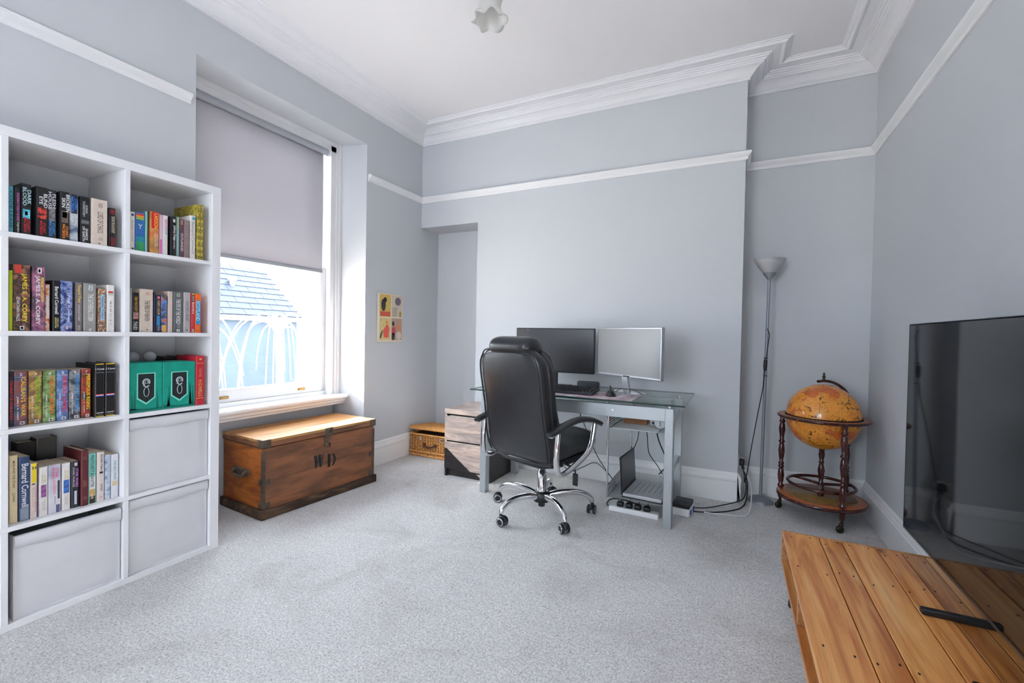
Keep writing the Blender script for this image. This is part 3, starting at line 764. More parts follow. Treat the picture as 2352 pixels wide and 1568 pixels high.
for i, (ti, tc, pc, nu, lb) in enumerate(series):
    tx = [(ti, .47, .72, .18, .36, tc), ('JAMES S. A. COREY', .68, .44, -.25, .17, W_)] if nu else [(ti, .5, .72, 0, .7, tc)]
    if nu: tx += [(nu, .055, .05, 0, .2, W_, True), ('THE EXPANSE', .105, .012, 0, .72, (220, 220, 220), True)]
    book(x, E_[i], ze, blotch('series_print_%d' % i, pc, 30, seed=i*1.7, contrast=.2), lb, depth=.13, texts=tx, bands=[(.925, .985, W_, -.06, .28), (.938, .972, K_, .04, .18)] if nu else (), group='numbered space novels')
for i, (yz, lb) in enumerate([((0.909,0.943,.223), 'black boxed volume with red white and blue stripe, beside the numbered paperbacks'), ((0.9435,0.980,.223), 'black boxed volume with red white and blue stripe, nearer the divider')]):
    book(-2.378, yz, ze, cov((20, 20, 22)), lb, depth=.17, hard=True, texts=[('L R Jones', .105, .045, 0, .85, (226, 226, 226), True), ('Illustrated Classics', .165, .02, 0, .8, (150, 150, 150), True), ('_____', .925, .012, 0, .7, (220, 220, 220), True), ('atlantic', .955, .02, 0, .5, (150, 150, 150), True)], bands=[(0, .018, (226, 190, 40)), (.982, 1, (226, 190, 40)), (.575, .59, (214, 50, 60)), (.59, .602, (230, 230, 236)), (.602, .617, (70, 80, 190))])
mat('emerald_cloth', (0, 150, 130), 0.5, var=(25, .12))
for (y0, y1, hh), lb in [((1.023, 1.152, .220), 'wide emerald green boxed book with black pennant, left of the pair'), ((1.1525, 1.2935, .218), 'wide emerald green boxed book with black pennant, next to the red book')]:
    t = thing('boxed_book', lb, 'book', (-2.368, (y0+y1)/2, ze+.0004), 0, 'emerald boxed books')
    w = y1-y0-.001
    MB().rbox(-.14, 0, -w/2, w/2, 0, hh, .002, 1, smooth=False).build('slipcase', 'emerald_cloth', t)
    pw = .036; zt = hh*.79; zm = hh*.27; zp = hh*.14
    def pen(a, name, m, e):
        MB().prism([(-a*pw, zm-(a-1)*.03), (0, zp-(a-1)*.06), (a*pw, zm-(a-1)*.03), (a*pw, zt+(a-1)*.03), (-a*pw, zt+(a-1)*.03)], -.001, e, 'x').build(name, m, t)
    pen(1.0, 'pennant_border', ink((130, 220, 205)), .0004)
    pen(.86, 'pennant', ink((26, 36, 36)), .0008)
    mb = MB()
    def ring(cy, cz, ry, rz_, a0, a1):
        pts = [(.001, cy+ry*math.cos(a0+(a1-a0)*i/20), cz+rz_*math.sin(a0+(a1-a0)*i/20)) for i in range(21)]
        mb.tube(pts, .0036, 6, flat=(.9, .3))
    ring(0, hh*.60, .0125, .0135, -.6, 4.1); ring(0, hh*.60, .006, .0065, 0, 2*PI); ring(0, hh*.40, .010, .021, 0, 2*PI)
    mb.tube([(.001, -.011, hh*.54), (.001, 0, hh*.50), (.001, .011, hh*.53)], .0036, 6, flat=(.9, .3))
    mb.build('emblem', ink((186, 196, 204)), t)
    rnd = random.Random(int(y0*100)); mb = MB()
    for k in range(20):                     # pine wood silhouettes along the foot
        yy = rnd.uniform(-w/2+.006, w/2-.006)
        if abs(yy) < pw+.006: continue
        h0 = rnd.uniform(.04, .10); b = .008
        mb.prism([(yy-b*.6, .012), (yy+b*.6, .012), (yy+.0008, .012+h0), (yy-.0008, .012+h0)], -.0005, .0003, 'x')
    mb.prism([(-w/2+.002, .006), (w/2-.002, .006), (w/2-.002, .014), (0, .011), (-w/2+.002, .02)], -.0005, .0003, 'x')
    mb.build('cover_print', ink((0, 104, 92)), t)
book(-2.366, (1.2942, 1.335, .243), ze, cov((196, 44, 60)), 'tall red hardback with gold lettering beside the green pair', depth=.17, hard=True, pages='paper_white', texts=[('H.G.WELLS', .66, .34, 0, .42, (226, 180, 90)), ('THE WAR', .34, .18, 0, .34, (214, 130, 110))], bands=[(.145, .155, (226, 170, 90)), (.855, .868, (226, 170, 90)), (.05, .085, (226, 180, 90), -.1, .15)])
# clear jar lids and a dark album lying behind the green pair
mat('clear_plastic', (206, 208, 214), 0.15, spec=0.6)
for k, (yy, zz) in enumerate([(1.03, .235), (1.10, .236), (1.17, .234)]):
    t = thing('glass_bauble', ['clear glass bauble behind the green books at the divider', 'clear glass bauble, middle of three behind the green books', 'clear glass bauble behind the green books nearest the dark album'][k], 'bauble', (-2.56, yy+.02, ze+.0004))
    MB().lathe([(.03, 0), (.034, .01), (.034, .19), (.02, .21)], 16).build('jar', 'clear_plastic', t)
    MB().sphere((0, 0, .235), .027, 14, 8).build('ball', 'clear_plastic', t)
book(-2.53, (1.235, 1.30, .236), ze, cov((34, 26, 26)), 'dark brown album standing behind the green books', depth=.11, hard=True)
# --- fourth row
zg = LEV[1]+T; x = -2.380
G_ = [(0.664,0.687,.252),(0.688,0.719,.241),(0.719,0.741,.210),(0.743,0.769,.189),(0.769,0.807,.190),(0.809,0.835,.188),(0.836,0.862,.188),(0.864,0.889,.227),(0.890,0.917,.208),(0.918,0.944,.207),(0.945,0.966,.190),(0.966,0.993,.187)]
book(x, G_[0], zg, cov((216, 198, 160)), 'tall cream hardback at the left of the lowest book row', depth=.16, hard=True, texts=[('MAN AND THE STARS', .28, .4, 0, .28, (70, 60, 50)), ('LUNAN', .62, .13, 0, .28, (70, 60, 50))])
book(x, G_[1], zg, blotch('night_blue_print', [(26, 38, 70), (50, 74, 120), (36, 50, 84)], 20, seed=2), 'blue paperback with large white blackletter lettering', depth=.15, texts=[('Bernard Cornwell', .45, .68, .05, .62, W_)], bands=[(.80, .995, (136, 150, 166))])
book(x, G_[2], zg, cov((222, 208, 200)), 'pale paperback with bright yellow top', depth=.14, texts=[('GEORGE R MARTIN', .66, .46, .15, .22, (208, 120, 96)), ('A Song of Fire', .62, .36, -.2, .2, (170, 150, 140)), ('H', .085, .06, 0, .5, K_, True)], bands=[(.0, .36, (232, 208, 40)), (.37, .39, K_, -.5, .1), (.01, 1, (70, 50, 120), .44, .5)])
FIG = blotch('purple_figure_print', [(170, 110, 170), (150, 90, 150), (60, 40, 80)], 90)
FIG2 = blotch('blue_figure_print', [(70, 130, 210), (60, 110, 190), (30, 40, 80)], 90)
book(x, G_[3], zg, WHT, 'white paperback with gold title and purple figure panel', depth=.13, texts=[('STAR\nWARS', .24, .18, 0, .5, (190, 176, 120)), ('Heir to the Empire\nTimothy Zahn', .80, .22, 0, .4, (170, 166, 170))], bands=[(.37, .62, FIG, -.3, .3)])
book(x, G_[4], zg, blotch('storm_print', [(226, 222, 226), (200, 200, 214), (120, 124, 160)], 9, seed=7), 'white and grey paperback with pink title and dark figure', depth=.13, texts=[('STAR\nWARS', .17, .24, .02, .48, (232, 80, 120)), ('DARK APPRENTICE', .46, .3, -.05, .2, (240, 120, 150)), ('KEVIN J', .74, .16, 0, .12, (70, 70, 110))], bands=[(.34, .72, (52, 50, 62), .22, .5), (.84, 1, (80, 84, 120), .1, .5)])
book(x, G_[5], zg, WHT, 'white paperback with gold title and blue figure panel', depth=.13, texts=[('STAR\nWARS', .25, .2, 0, .45, (196, 180, 130)), ('The Last Command\nTimothy Zahn', .80, .22, 0, .4, (170, 166, 160))], bands=[(.36, .64, FIG2), (.0, .1, (90, 30, 70), -.5, -.36)])
book(x, G_[6], zg, cov((32, 40, 50)), 'black paperback with lilac title and white strip', depth=.13, texts=[('STAR WARS', .36, .4, .22, .34, (206, 130, 220)), ('DARK FORCES', .34, .42, -.18, .22, (206, 206, 206))], bands=[(.03, .1, (220, 200, 206), -.1, .25), (.64, .93, (196, 196, 214), -.1, .2)])
book(x+.008, G_[7], zg, mat('maroon_leather', (92, 34, 40), .45, bump=(120, .3, .001), var=(40, .2)), 'maroon leather hardback in the lowest book row', depth=.16, hard=True, texts=[('THE\nBIBLE', .60, .12, 0, .5, (160, 96, 90)), ('HOLY', .14, .06, 0, .5, (150, 90, 86)), ('OXFORD', .86, .06, 0, .5, (150, 90, 86))])
book(x, G_[8], zg, cov((120, 196, 182)), 'turquoise and white paperback with a sunset foot', depth=.14, texts=[('PRATCHETT & BAXTER', .36, .64, 0, .42, (60, 80, 90)), ('earth', .86, .1, 0, .4, (230, 220, 190))], bands=[(.46, .72, (228, 226, 226)), (.72, .86, (206, 170, 110)), (.86, 1, (60, 56, 44))])
book(x, G_[9], zg, cov((226, 214, 210)), 'white paperback with black curved mark and red ring', depth=.14, texts=[('RICHARD OSMAN', .22, .34, .1, .3, (80, 76, 80)), ('VIPER', .72, .16, .1, .28, (90, 84, 86)), ('O', .925, .05, .05, .3, (190, 70, 80), True)], bands=[(.40, .44, K_, -.15, .3)])
book(x, G_[10], zg, blotch('blue_wave_print', [(60, 120, 150), (150, 170, 196), (206, 210, 220), (40, 100, 130)], 60, seed=3), 'blue and white patterned paperback near the divider', depth=.13, bands=[(.06, .66, blotch('ice_print', [(196, 204, 220), (150, 166, 196)], 120), -.1, .4)])
book(x, G_[11], zg, cov((214, 214, 222)), 'pale paperback with teal title against the divider', depth=.13, texts=[('THE SALT PATH', .36, .44, 0, .32, (40, 140, 140))], bands=[(.62, .72, (206, 186, 150), -.5, .3)])
book(-2.56, (0.735, 0.790, .262), zg, cov((40, 36, 34)), 'dark boxed book standing at the back behind the low white paperbacks, left one', depth=.06, hard=True)
book(-2.56, (0.791, 0.855, .270), zg, cov((70, 70, 68)), 'charcoal boxed book standing at the back behind the low white paperbacks, right one', depth=.06, hard=True)

# ================================================================ wooden trunk under the window
wood('trunk_wood', [(.25, (82, 54, 40)), (.42, (118, 78, 54)), (.55, (142, 92, 62)), (.75, (168, 106, 64))], (9, 2.6, 14), .55, .25, warp=.6, knots=((4, 3, 6), .30, (80, 56, 46)), fine=.22)
wood('trunk_end_wood', [(.25, (96, 48, 20)), (.45, (150, 82, 34)), (.6, (184, 106, 44)), (.8, (200, 124, 58))], (3, 7, 9), .5, .25, warp=1.0)
wood('trunk_lid_wood', [(.25, (120, 78, 40)), (.45, (172, 122, 70)), (.6, (196, 150, 96)), (.8, (186, 160, 130))], (6, .9, 6), .35, .15, warp=.8)
wood('trunk_skirt_wood', [(.3, (36, 26, 20)), (.5, (70, 52, 40)), (.7, (110, 88, 66))], (12, 3, 12), .8, .6)
TR = thing('wooden_chest', 'old stained wooden trunk with iron corners and black letters under the window', 'trunk', (-2.641, 2.149, 0), -math.radians(4.7))
LX, LY = .232, .433
bd = MB().rbox(-LX+.014, LX-.014, -LY+.016, LY-.016, .02, .418, .004, 2).build('body', 'trunk_wood', TR)
MB().box(-LX+.02, LX-.02, -LY+.0135, -LY+.017, .06, .412).build('end_board', 'trunk_end_wood', TR)
lid = MB().rbox(-LX+.010, LX-.006, -LY+.010, LY-.010, .423, .452, .004, 2).build('lid', 'trunk_wood', TR)
for a, b in ((-LX+.008, -.075), (-.073, .085), (.087, LX-.005)):
    MB().rbox(a, b, -LY+.008, LY-.008, .452, .469, .003, 2).build('lid_plank', 'trunk_lid_wood', lid)
MB().rbox(LX-.014, LX+.004, -LY-.002, LY+.002, 0, .055, .006, 2).build('skirt', 'trunk_skirt_wood', TR)
MB().rbox(-LX, -LX+.016, -LY, LY, 0, .055, .006, 2).build('skirt', 'trunk_skirt_wood', TR)
MB().rbox(-LX+.016, LX-.014, -LY-.002, -LY+.016, 0, .055, .006, 2).build('skirt', 'trunk_skirt_wood', TR)
MB().rbox(-LX+.016, LX-.014, LY-.016, LY+.002, 0, .055, .006, 2).build('skirt', 'trunk_skirt_wood', TR)
for sy in (-1, 1):
    ye = sy*(LY-.016)
    mb = MB()
    for z0, z1, w in ((.057, .095, .045), (.20, .235, .045), (.095, .40, .016)):
        ya, yb = (ye-.001*(-sy) - (0 if sy < 0 else w), ye + (w if sy < 0 else 0)+.001*sy)
        mb.box(LX-.015, LX-.0115, min(ya, yb), max(ya, yb), z0, z1)
        mb.box(LX-.014-w*.8, LX-.0115, min(ye, ye+sy*.0045), max(ye, ye+sy*.0045), z0, z1)
    mb.build('corner_strap', 'rust_iron', TR)
    yl = sy*(LY-.010)
    mb = MB(); a, b = sorted((yl+sy*.002, yl-sy*.05))
    mb.rbox(LX-.008, LX-.0035, a, b, .421, .470, .002, 1)
    a, b = sorted((yl, yl+sy*.003)); mb.rbox(LX-.055, LX-.0035, a, b, .421, .470, .0012, 1)
    mb.build('lid_corner', 'rust_iron', lid)
mb = MB(); mb.rbox(LX-.008, LX-.002, -.005, .055, .418, .470, .002, 1); mb.rbox(LX-.013, LX-.001, -.004, .018, .355, .42, .003, 1)
mb.sphere((LX-.002, .007, .362), .011, 10, 6, (.6, 1, 1.3)); mb.build('hasp', 'rust_iron', lid)
mb = MB()
for k in range(3): mb.sphere((LX-.003, .028+.009*k, .443+.012*(k % 2)), .004, 8, 5)
mb.build('hasp_nails', 'rust_iron', lid)
mb = MB(); mb.tube([(LX-.0142, .036, .36), (LX-.0128, .036, .36)], .008, 10); mb.box(LX-.0142, LX-.0128, .033, .039, .335, .36); mb.build('keyhole', 'black_plastic', TR)
mat('stencil_ink', (38, 34, 34), .8)
def stencil(polys, oy, oz):
    mb_ = MB()
    for q in polys: mb_.prism([(oy+y, oz+z) for y, z in q], LX-.0145, LX-.0134, 'x')
    mb_.build('stencil_letter', 'stencil_ink', TR)
H_ = .088
stencil([[(.004, H_), (.014, .012), (.020, 0), (.034, .040), (.030, .054), (.026, H_)], [(.033, .060), (.036, H_), (.056, H_), (.062, .016), (.055, 0), (.046, .012)], [(.066, .026), (.076, H_), (.068, H_), (.062, .050)]], -.085, .214)
def arc_(cy, cz, ro, ri, a0, a1, n=10):
    o_ = [(cy+ro[0]*math.cos(a0+(a1-a0)*k/n), cz+ro[1]*math.sin(a0+(a1-a0)*k/n)) for k in range(n+1)]
    i_ = [(cy+ri[0]*math.cos(a1+(a0-a1)*k/n), cz+ri[1]*math.sin(a1+(a0-a1)*k/n)) for k in range(n+1)]
    return o_+i_
Ds = [[(0, 0), (.022, 0), (.022, H_), (0, H_)]]
for k in range(10):
    a0 = -1.35+2.7*k/10; a1 = -1.35+2.7*(k+1)/10
    Ds.append([(.030+.034*math.cos(a0), H_/2+.044*math.sin(a0)), (.030+.034*math.cos(a1), H_/2+.044*math.sin(a1)), (.030+.016*math.cos(a1), H_/2+.034*math.sin(a1)), (.030+.016*math.cos(a0), H_/2+.034*math.sin(a0))])
stencil(Ds, .022, .204)
mb = MB(); mb.rbox(-.09, .08, -LY+.0085, -LY+.014, .228, .275, .003, 1)
mb.tube(bez([(-.065, -LY+.010, .262), (-.065, -LY-.010, .250), (-.055, -LY-.014, .235), (0, -LY-.016, .232), (.045, -LY-.014, .235), (.055, -LY-.010, .250), (.055, -LY+.010, .262)], 4), .008, 8)
mb.build('end_handle', 'rust_iron', TR)

# ================================================================ picture on the left wall (generic four-panel print)
PC = thing('canvas_print', 'small canvas of four poster panels in cream, yellow and red on the wall', 'picture', (XL+.001, 3.012, 1.035))
MB().rbox(0, .018, -.150, .150, 0, .411, .002, 1, smooth=False).build('canvas', mat('canvas_cream', (222, 214, 196), .8), PC)
pan = [(-.140, -.006, .212, .400, (214, 178, 96)), (.006, .142, .212, .400, (206, 192, 174)), (-.140, -.006, .012, .202, (214, 192, 134)), (.006, .142, .012, .202, (180, 148, 130))]
pans = []
for a, b, c, d, colr in pan:
    pans.append(MB().box(.017, .0184, a, b, c, d).build('print_panel', mat('panel_%d_%d_%d' % colr, colr, .7, var=(40, .1)), PC))
def patch(pts, colr, pn, e=.0189):
    MB().prism(pts, .018, e, 'x').build('print_patch', ink(colr), pn)
patch([(-.132, .216), (-.012, .216), (-.012, .256), (-.132, .256)], (206, 84, 62), pans[0])
def oval(cy, cz, ry, rz_, n=16): return [(cy+ry*math.cos(2*PI*i/n), cz+rz_*math.sin(2*PI*i/n)) for i in range(n)]
patch(oval(-.095, .31, .027, .052), (52, 56, 50), pans[0]); patch(oval(-.075, .355, .02, .022), (52, 56, 50), pans[0])
patch(oval(.085, .350, .038, .035), (112, 100, 112), pans[1]); patch(oval(.118, .240, .014, .026), (170, 146, 50), pans[1])
for k in range(5): patch([(.016, .222+.016*k), (.075, .222+.016*k), (.075, .228+.016*k), (.016, .228+.016*k)], (140, 130, 122), pans[1])
patch([(-.085, .035), (-.03, .035), (-.022, .10), (-.03, .135), (-.05, .15), (-.098, .095)], (226, 92, 78), pans[2])
patch(oval(-.052, .165, .014, .014), (226, 150, 60), pans[2]); patch([(-.136, .03), (-.12, .03), (-.10, .085), (-.108, .10), (-.13, .06)], (70, 76, 62), pans[2])
patch(oval(.035, .095, .024, .035), (196, 66, 84), pans[3]); patch(oval(.028, .155, .015, .02), (44, 40, 44), pans[3])
patch(oval(.03, .045, .020, .034), (60, 56, 60), pans[3]); patch(oval(.10, .05, .034, .036), (206, 194, 182), pans[3]); patch(oval(.10, .125, .028, .022), (214, 136, 90), pans[3])

# ================================================================ wicker hamper in the corner
mat('wicker', (220, 158, 90), .6, var=(60, .3))
mat('wicker_dark', (70, 40, 20), .9)
mat('strap_leather', (84, 44, 34), .45)
HM = thing('wicker_hamper', 'woven wicker hamper with leather handle and lid ajar in the corner', 'basket', (-2.41, 3.445, 0))
hx, hy, hz = .225, .165, .205
MB().box(-hx+.008, hx-.008, -hy+.008, hy-.008, .004, hz-.012).build('lining', 'wicker_dark', HM)
mb = MB()
def weave(face, length, rows, step):
    n = int(length/step)
    for r in range(rows):
        z = .012+(hz-.024)*r/(rows-1)
        pts = []
        for i in range(2*n+1):
            t = -length/2+length*i/(2*n); off = .0055*(1 if (i+r) % 2 else -1)
            if face == 'f': pts.append((t, -hy-off, z))
            elif face == 'b': pts.append((t, hy+off, z))
            elif face == 'l': pts.append((-hx-off, t, z))
            else: pts.append((hx+off, t, z))
        mb.tube(pts, .0046, 4, cap=False)
weave('f', 2*hx, 15, .03); weave('l', 2*hy, 15, .03); weave('r', 2*hy, 15, .03); weave('b', 2*hx, 15, .03)
wv = mb.build('weave', 'wicker', HM); wv['kind'] = 'stuff'
mb = MB()
n = 16
for i in range(n):
    t = -hx+.012+(2*hx-.024)*i/(n-1); mb.tube([(t, -hy, .005), (t, -hy, hz)], .004, 5)
for i in range(11):
    t = -hy+.012+(2*hy-.024)*i/10; mb.tube([(-hx, t, .005), (-hx, t, hz)], .004, 5); mb.tube([(hx, t, .005), (hx, t, hz)], .004, 5)
st = mb.build('stakes', 'wicker', HM); st['kind'] = 'stuff'
for z in (.012, .045, hz-.006):
    mb = MB(); q = .009
    mb.tube([(-hx, -hy-.004, z), (hx, -hy-.004, z)], q, 6); mb.tube([(-hx, hy+.004, z), (hx, hy+.004, z)], q, 6)
    mb.tube([(-hx-.004, -hy, z), (-hx-.004, hy, z)], q, 6); mb.tube([(hx+.004, -hy, z), (hx+.004, hy, z)], q, 6)
    mb.build('border_plait', 'wicker', HM)
Ml = Matrix.Translation((0, hy, hz+.004)) @ Matrix.Rotation(-math.radians(5.5), 4, 'X')
mb = MB(); mb.rbox(-hx-.008, hx+.008, -2*hy-.014, .006, 0, .026, .010, 3, Ml)
lidw = mb.build('lid', 'wicker', HM)
mb = MB()
for r in range(26):
    y = -2*hy-.004+(2*hy)*r/25; pts = []
    for i in range(31):
        t = -hx+2*hx*i/30; pts.append(Ml @ Vector((t, y, .026+.0022*(1 if (i+r) % 2 else -1))))
    mb.tube(pts, .0055, 4, cap=False)
w = mb.build('weave', 'wicker', lidw); w['kind'] = 'stuff'
mb = MB(); mb.tube(bez([(-.062, -hy-.008, .118), (-.05, -hy-.03, .108), (0, -hy-.036, .098), (.05, -hy-.03, .108), (.062, -hy-.008, .118)], 4), .011, 8, flat=(.6, 1.2))
for s in (-1, 1): mb.rbox(s*.062-.014, s*.062+.014, -hy-.018, -hy-.006, .105, .131, .004, 2)
mb.build('handle', 'strap_leather', HM)
for s in (-.10, .12):
    MB().rbox(s-.012, s+.012, -hy-.014, -hy-.006, .145, .185, .003, 2).build('clasp', 'chrome', HM)

# ================================================================ black bedside chest
wood('black_brown_wood', [(.3, (30, 28, 30)), (.5, (46, 42, 42)), (.7, (66, 60, 58))], (2.2, 9, 16), .32, .25, warp=1.6, fine=.15)
CH = thing('bedside_chest', 'black brown two drawer bedside chest half lit by the sun', 'chest of drawers', (-1.812, 2.93, 0))
cw = .205
MB().rbox(-cw, -cw+.018, .004, .43, .0, .489, .001, 1, smooth=False).build('side_panel', 'black_brown_wood', CH)
MB().rbox(cw-.018, cw, .004, .43, .0, .489, .001, 1, smooth=False).build('side_panel', 'black_brown_wood', CH)
MB().rbox(-cw-.002, cw+.002, -.002, .432, .4895, .530, .0015, 1, smooth=False).build('top', 'black_brown_wood', CH)
MB().box(-cw+.018, cw-.018, .42, .43, .0, .489).build('back_panel', 'black_brown_wood', CH)
MB().box(-cw+.018, cw-.018, .03, .045, .0, .058).build('plinth', 'black_brown_wood', CH)
MB().box(-cw+.018, cw-.018, .022, .03, .055, .487).build('carcass', mat('void_black', (12, 12, 12), .8), CH)
for z0, z1 in ((.283, .474), (.062, .272)):
    MB().rbox(-cw, cw, -.002, .0195 if False else .003, z0, z1, .001, 1, smooth=False).build('drawer_front', 'black_brown_wood', CH)

# ================================================================ glass desk
DK = thing('glass_desk', 'glass topped desk with silver metal frame and wire shelves at the chimney breast', 'desk', (-.945, 3.04, 0))
def dk(mb_, name, m, parent=None): return mb_.build(name, m, parent or DK)
ox, oy = -.945, 3.04
gx0, gx1, gy0, gy1 = -1.655-ox, -.237-ox, 2.705-oy, 3.385-oy
gt = dk(MB().box(gx0+.002, gx1-.002, gy0+.002, gy1-.002, .722, .732), 'glass_top', 'desk_glass')
mb = MB(); e = .0015
mb.box(gx0, gx1, gy0, gy0+e, .722, .732); mb.box(gx0, gx1, gy1-e, gy1, .722, .732); mb.box(gx0, gx0+e, gy0+e, gy1-e, .722, .732); mb.box(gx1-e, gx1, gy0+e, gy1-e, .722, .732)
mb.build('polished_edge', 'glass_edge', gt)
for lx in (-1.565, -.326):
    for ly in (2.772, 3.265):
        dk(MB().rbox(lx-ox-.024, lx-ox+.024, ly-oy-.027, ly-oy+.027, 0, .702, .003, 2), 'leg', 'silver_paint')
        dk(MB().lathe([(.009, .702), (.009, .722)], 12, Matrix.Translation((lx-ox, ly-oy, 0))), 'glass_standoff', 'chrome')
for ly in (2.772, 3.265):
    dk(MB().rbox(-1.541-ox, -.350-ox, ly-oy-.012, ly-oy+.012, .622, .700, .002, 1), 'rail', 'silver_paint')
for lx in (-1.565, -.326):
    for z in (.62, .30):
        dk(MB().rbox(lx-ox-.012, lx-ox+.012, 2.80-oy, 3.237-oy, z-.02, z+.02, .002, 1), 'side_rail', 'silver_paint')
for lx, zs in ((-.326, (.66, .50, .255)), (-1.565, (.66, .50, .255)), (-.66, (.665,)), (-1.1, (.665,))):
    for z in zs:
        yb = 2.745 if lx in (-.326, -1.565) else 2.76
        dk(MB().tube([(lx-ox, yb-oy+.001, z), (lx-ox, yb-oy-.004, z)], .006, 10), 'bolt', 'chrome')
# wire shelves hung between chrome rods
for (rx, ry) in ((-.705, 2.84), (-.63, 3.20), (-.375, 3.20)):
    dk(MB().tube([(rx-ox, ry-oy, .09), (rx-ox, ry-oy, .70 if ry > 3 else .70)], .007, 8), 'rod', 'chrome')
mat('mesh_metal', (150, 154, 158), .4, metal=.8)
def tray(z, h, y0, y1, nm, tilt=0):
    t = MB(); x0, x1 = -.70-ox, -.358-ox; a, b = y0-oy, y1-oy
    for i in range(27):                                   # slotted floor
        y = a+(b-a)*i/26; t.box(x0, x1, y-.0022, y+.0022, z, z+.003)
    for i in range(5):
        x = x0+(x1-x0)*i/4; t.box(x-.003, x+.003, a, b, z-.003, z)
    for i in range(6):                                    # slotted sides
        zz = z+h*i/5; t.box(x0-.002, x0+.001, a, b, zz-.003, zz+.003); t.box(x1-.001, x1+.002, a, b, zz-.003, zz+.003)
    for i in range(8):
        y = a+(b-a)*i/7; t.box(x0-.0025, x0+.0015, y-.003, y+.003, z, z+h); t.box(x1-.0015, x1+.0025, y-.003, y+.003, z, z+h)
    o = t.build(nm, 'mesh_metal', DK)
    return o
tu = tray(.535, .075, 2.84, 3.20, 'upper_shelf')
tl = tray(.095, .075, 2.84, 3.22, 'lower_shelf')
mb = MB()                                                 # perforated back plate of the lower shelf
for i in range(16):
    for j in range(4):
        x = -.69-ox+.021*i; z = .105+.018*j
        mb.lathe([(.0055, 0), (.0085, 0), (.0085, .002), (.0055, .002), (.0055, 0)], 8, Matrix.Translation((x+(.010 if j % 2 else 0), 3.222-oy, z)) @ Matrix.Rotation(PI/2, 4, 'X'), cap=False)
o = mb.build('perforated_back', 'mesh_metal', tl); o['kind'] = 'stuff'

# ---------------------------------------------------------------- things on the desk
ZD = .7325
mat('screen_matte', (16, 17, 24), .33, spec=.9)
mat('screen_antiglare', (34, 35, 42), .36, spec=1.0).node_tree.nodes['Principled BSDF'].inputs['IOR'].default_value = 1.9
def monitor(loc_, rz, w, h, zb, label, bezel, stand, scr='screen_matte'):
    t = thing('monitor', label, 'monitor', loc_, rz, 'monitors on the glass desk')
    MB().rbox(-w/2, w/2, 0, .028, zb, zb+h, .004, 2).build('casing', bezel, t)
    MB().box(-w/2+.008, w/2-.008, -.0012, 0.0, zb+.014, zb+h-.010).build('screen', scr, t)
    MB().box(-.03, .03, -.0015, 0, zb+.003, zb+.010).build('badge', 'dark_plastic', t)
    stand(t)
    return t
mat('bezel_silver', (186, 188, 194), .25, metal=.8)
def stand1(t):
    MB().rbox(-.020, .020, .03, .055, .008, .20, .004, 2).build('stand_post', 'black_plastic', t)
    MB().rbox(-.11, .11, -.02, .12, 0, .008, .003, 2).build('stand_base', 'black_plastic', t)
def stand2(t):
    MB().prism([(-.06, .0), (.0, .0), (-.055, .20), (-.10, .20)], .036, .050, 'y').build('stand_post', 'bezel_silver', t)
    MB().rbox(-.16, .06, .045, .13, 0, .010, .003, 2).build('stand_base', 'white_plastic', t)
monitor((-1.218, 3.185, ZD), 0.0, .628, .333, .838-ZD, 'black monitor with dark screen behind the office chair', 'black_plastic', stand1)
monitor((-.640, 3.036, ZD), math.radians(-34), .590, .333, .846-ZD, 'silver rimmed monitor turned towards the window, right of the pair', 'bezel_silver', stand2, 'screen_antiglare')
mp = MB().rbox(-.36, .36, -.16, .16, 0, .003, .0015, 1).build('desk_mat', blotch('mat_print', [(150, 120, 130), (186, 160, 170), (214, 206, 210), (166, 130, 142)], 9, contrast=.2), None, (-.897, 2.872, ZD))
tag(mp, 'wide pinkish patterned desk mat under the keyboard', 'desk mat')
KB = thing('keyboard', 'black mechanical keyboard on the pinkish desk mat', 'keyboard', (-1.02, 2.885, ZD+.0032), math.radians(-1))
Mk = Matrix.Rotation(math.radians(5), 4, 'X')
MB().rbox(-.222, .222, -.085, .078, .008, .026, .004, 2, Mk).build('case', 'dark_plastic', KB)
mb = MB()
for r in range(6):
    n = 20
    for i in range(n):
        if r == 0 and 4 <= i <= 9: continue
        x = -.207+.414*(i+.5)/n; y = -.070+.0245*r
        mb.prism([(x-.009, -1), (x+.009, -1), (x+.0065, 1), (x-.0065, 1)], 0, .001, 'y') if False else None
        mb.loft([[Mk @ Vector((x+sx*.0092, y+sy*.0105, .026)) for sx, sy in ((-1,-1),(1,-1),(1,1),(-1,1))], [Mk @ Vector((x+sx*.0066, y+sy*.0075+.001, .036)) for sx, sy in ((-1,-1),(1,-1),(1,1),(-1,1))]], smooth=False)
mb.loft([[Mk @ Vector((-.06+sx*.06, -.070+sy*.0105, .026)) for sx, sy in ((-1,-1),(1,-1),(1,1),(-1,1))], [Mk @ Vector((-.06+sx*.057, -.069+sy*.0075, .036)) for sx, sy in ((-1,-1),(1,-1),(1,1),(-1,1))]], smooth=False)
o = mb.build('keys', 'black_plastic', KB); o['kind'] = 'stuff'
SP = thing('bluetooth_speaker', 'small dark rounded speaker standing behind the keyboard', 'speaker', (-.905, 3.055, ZD))
MB().rbox(-.078, .078, -.025, .025, .0, .068, .014, 3).build('body', 'dark_plastic', SP)
MB().rbox(-.070, .066, -.0262, -.0245, .006, .062, .0008, 1).build('grille', mat('speaker_cloth', (62, 66, 78), .9, bump=(600, .4, .001)), SP)
MS = thing('computer_mouse', 'black computer mouse on the right of the desk mat', 'mouse', (-.700, 2.872, ZD+.0032), math.radians(12))
mb = MB(); rings = []
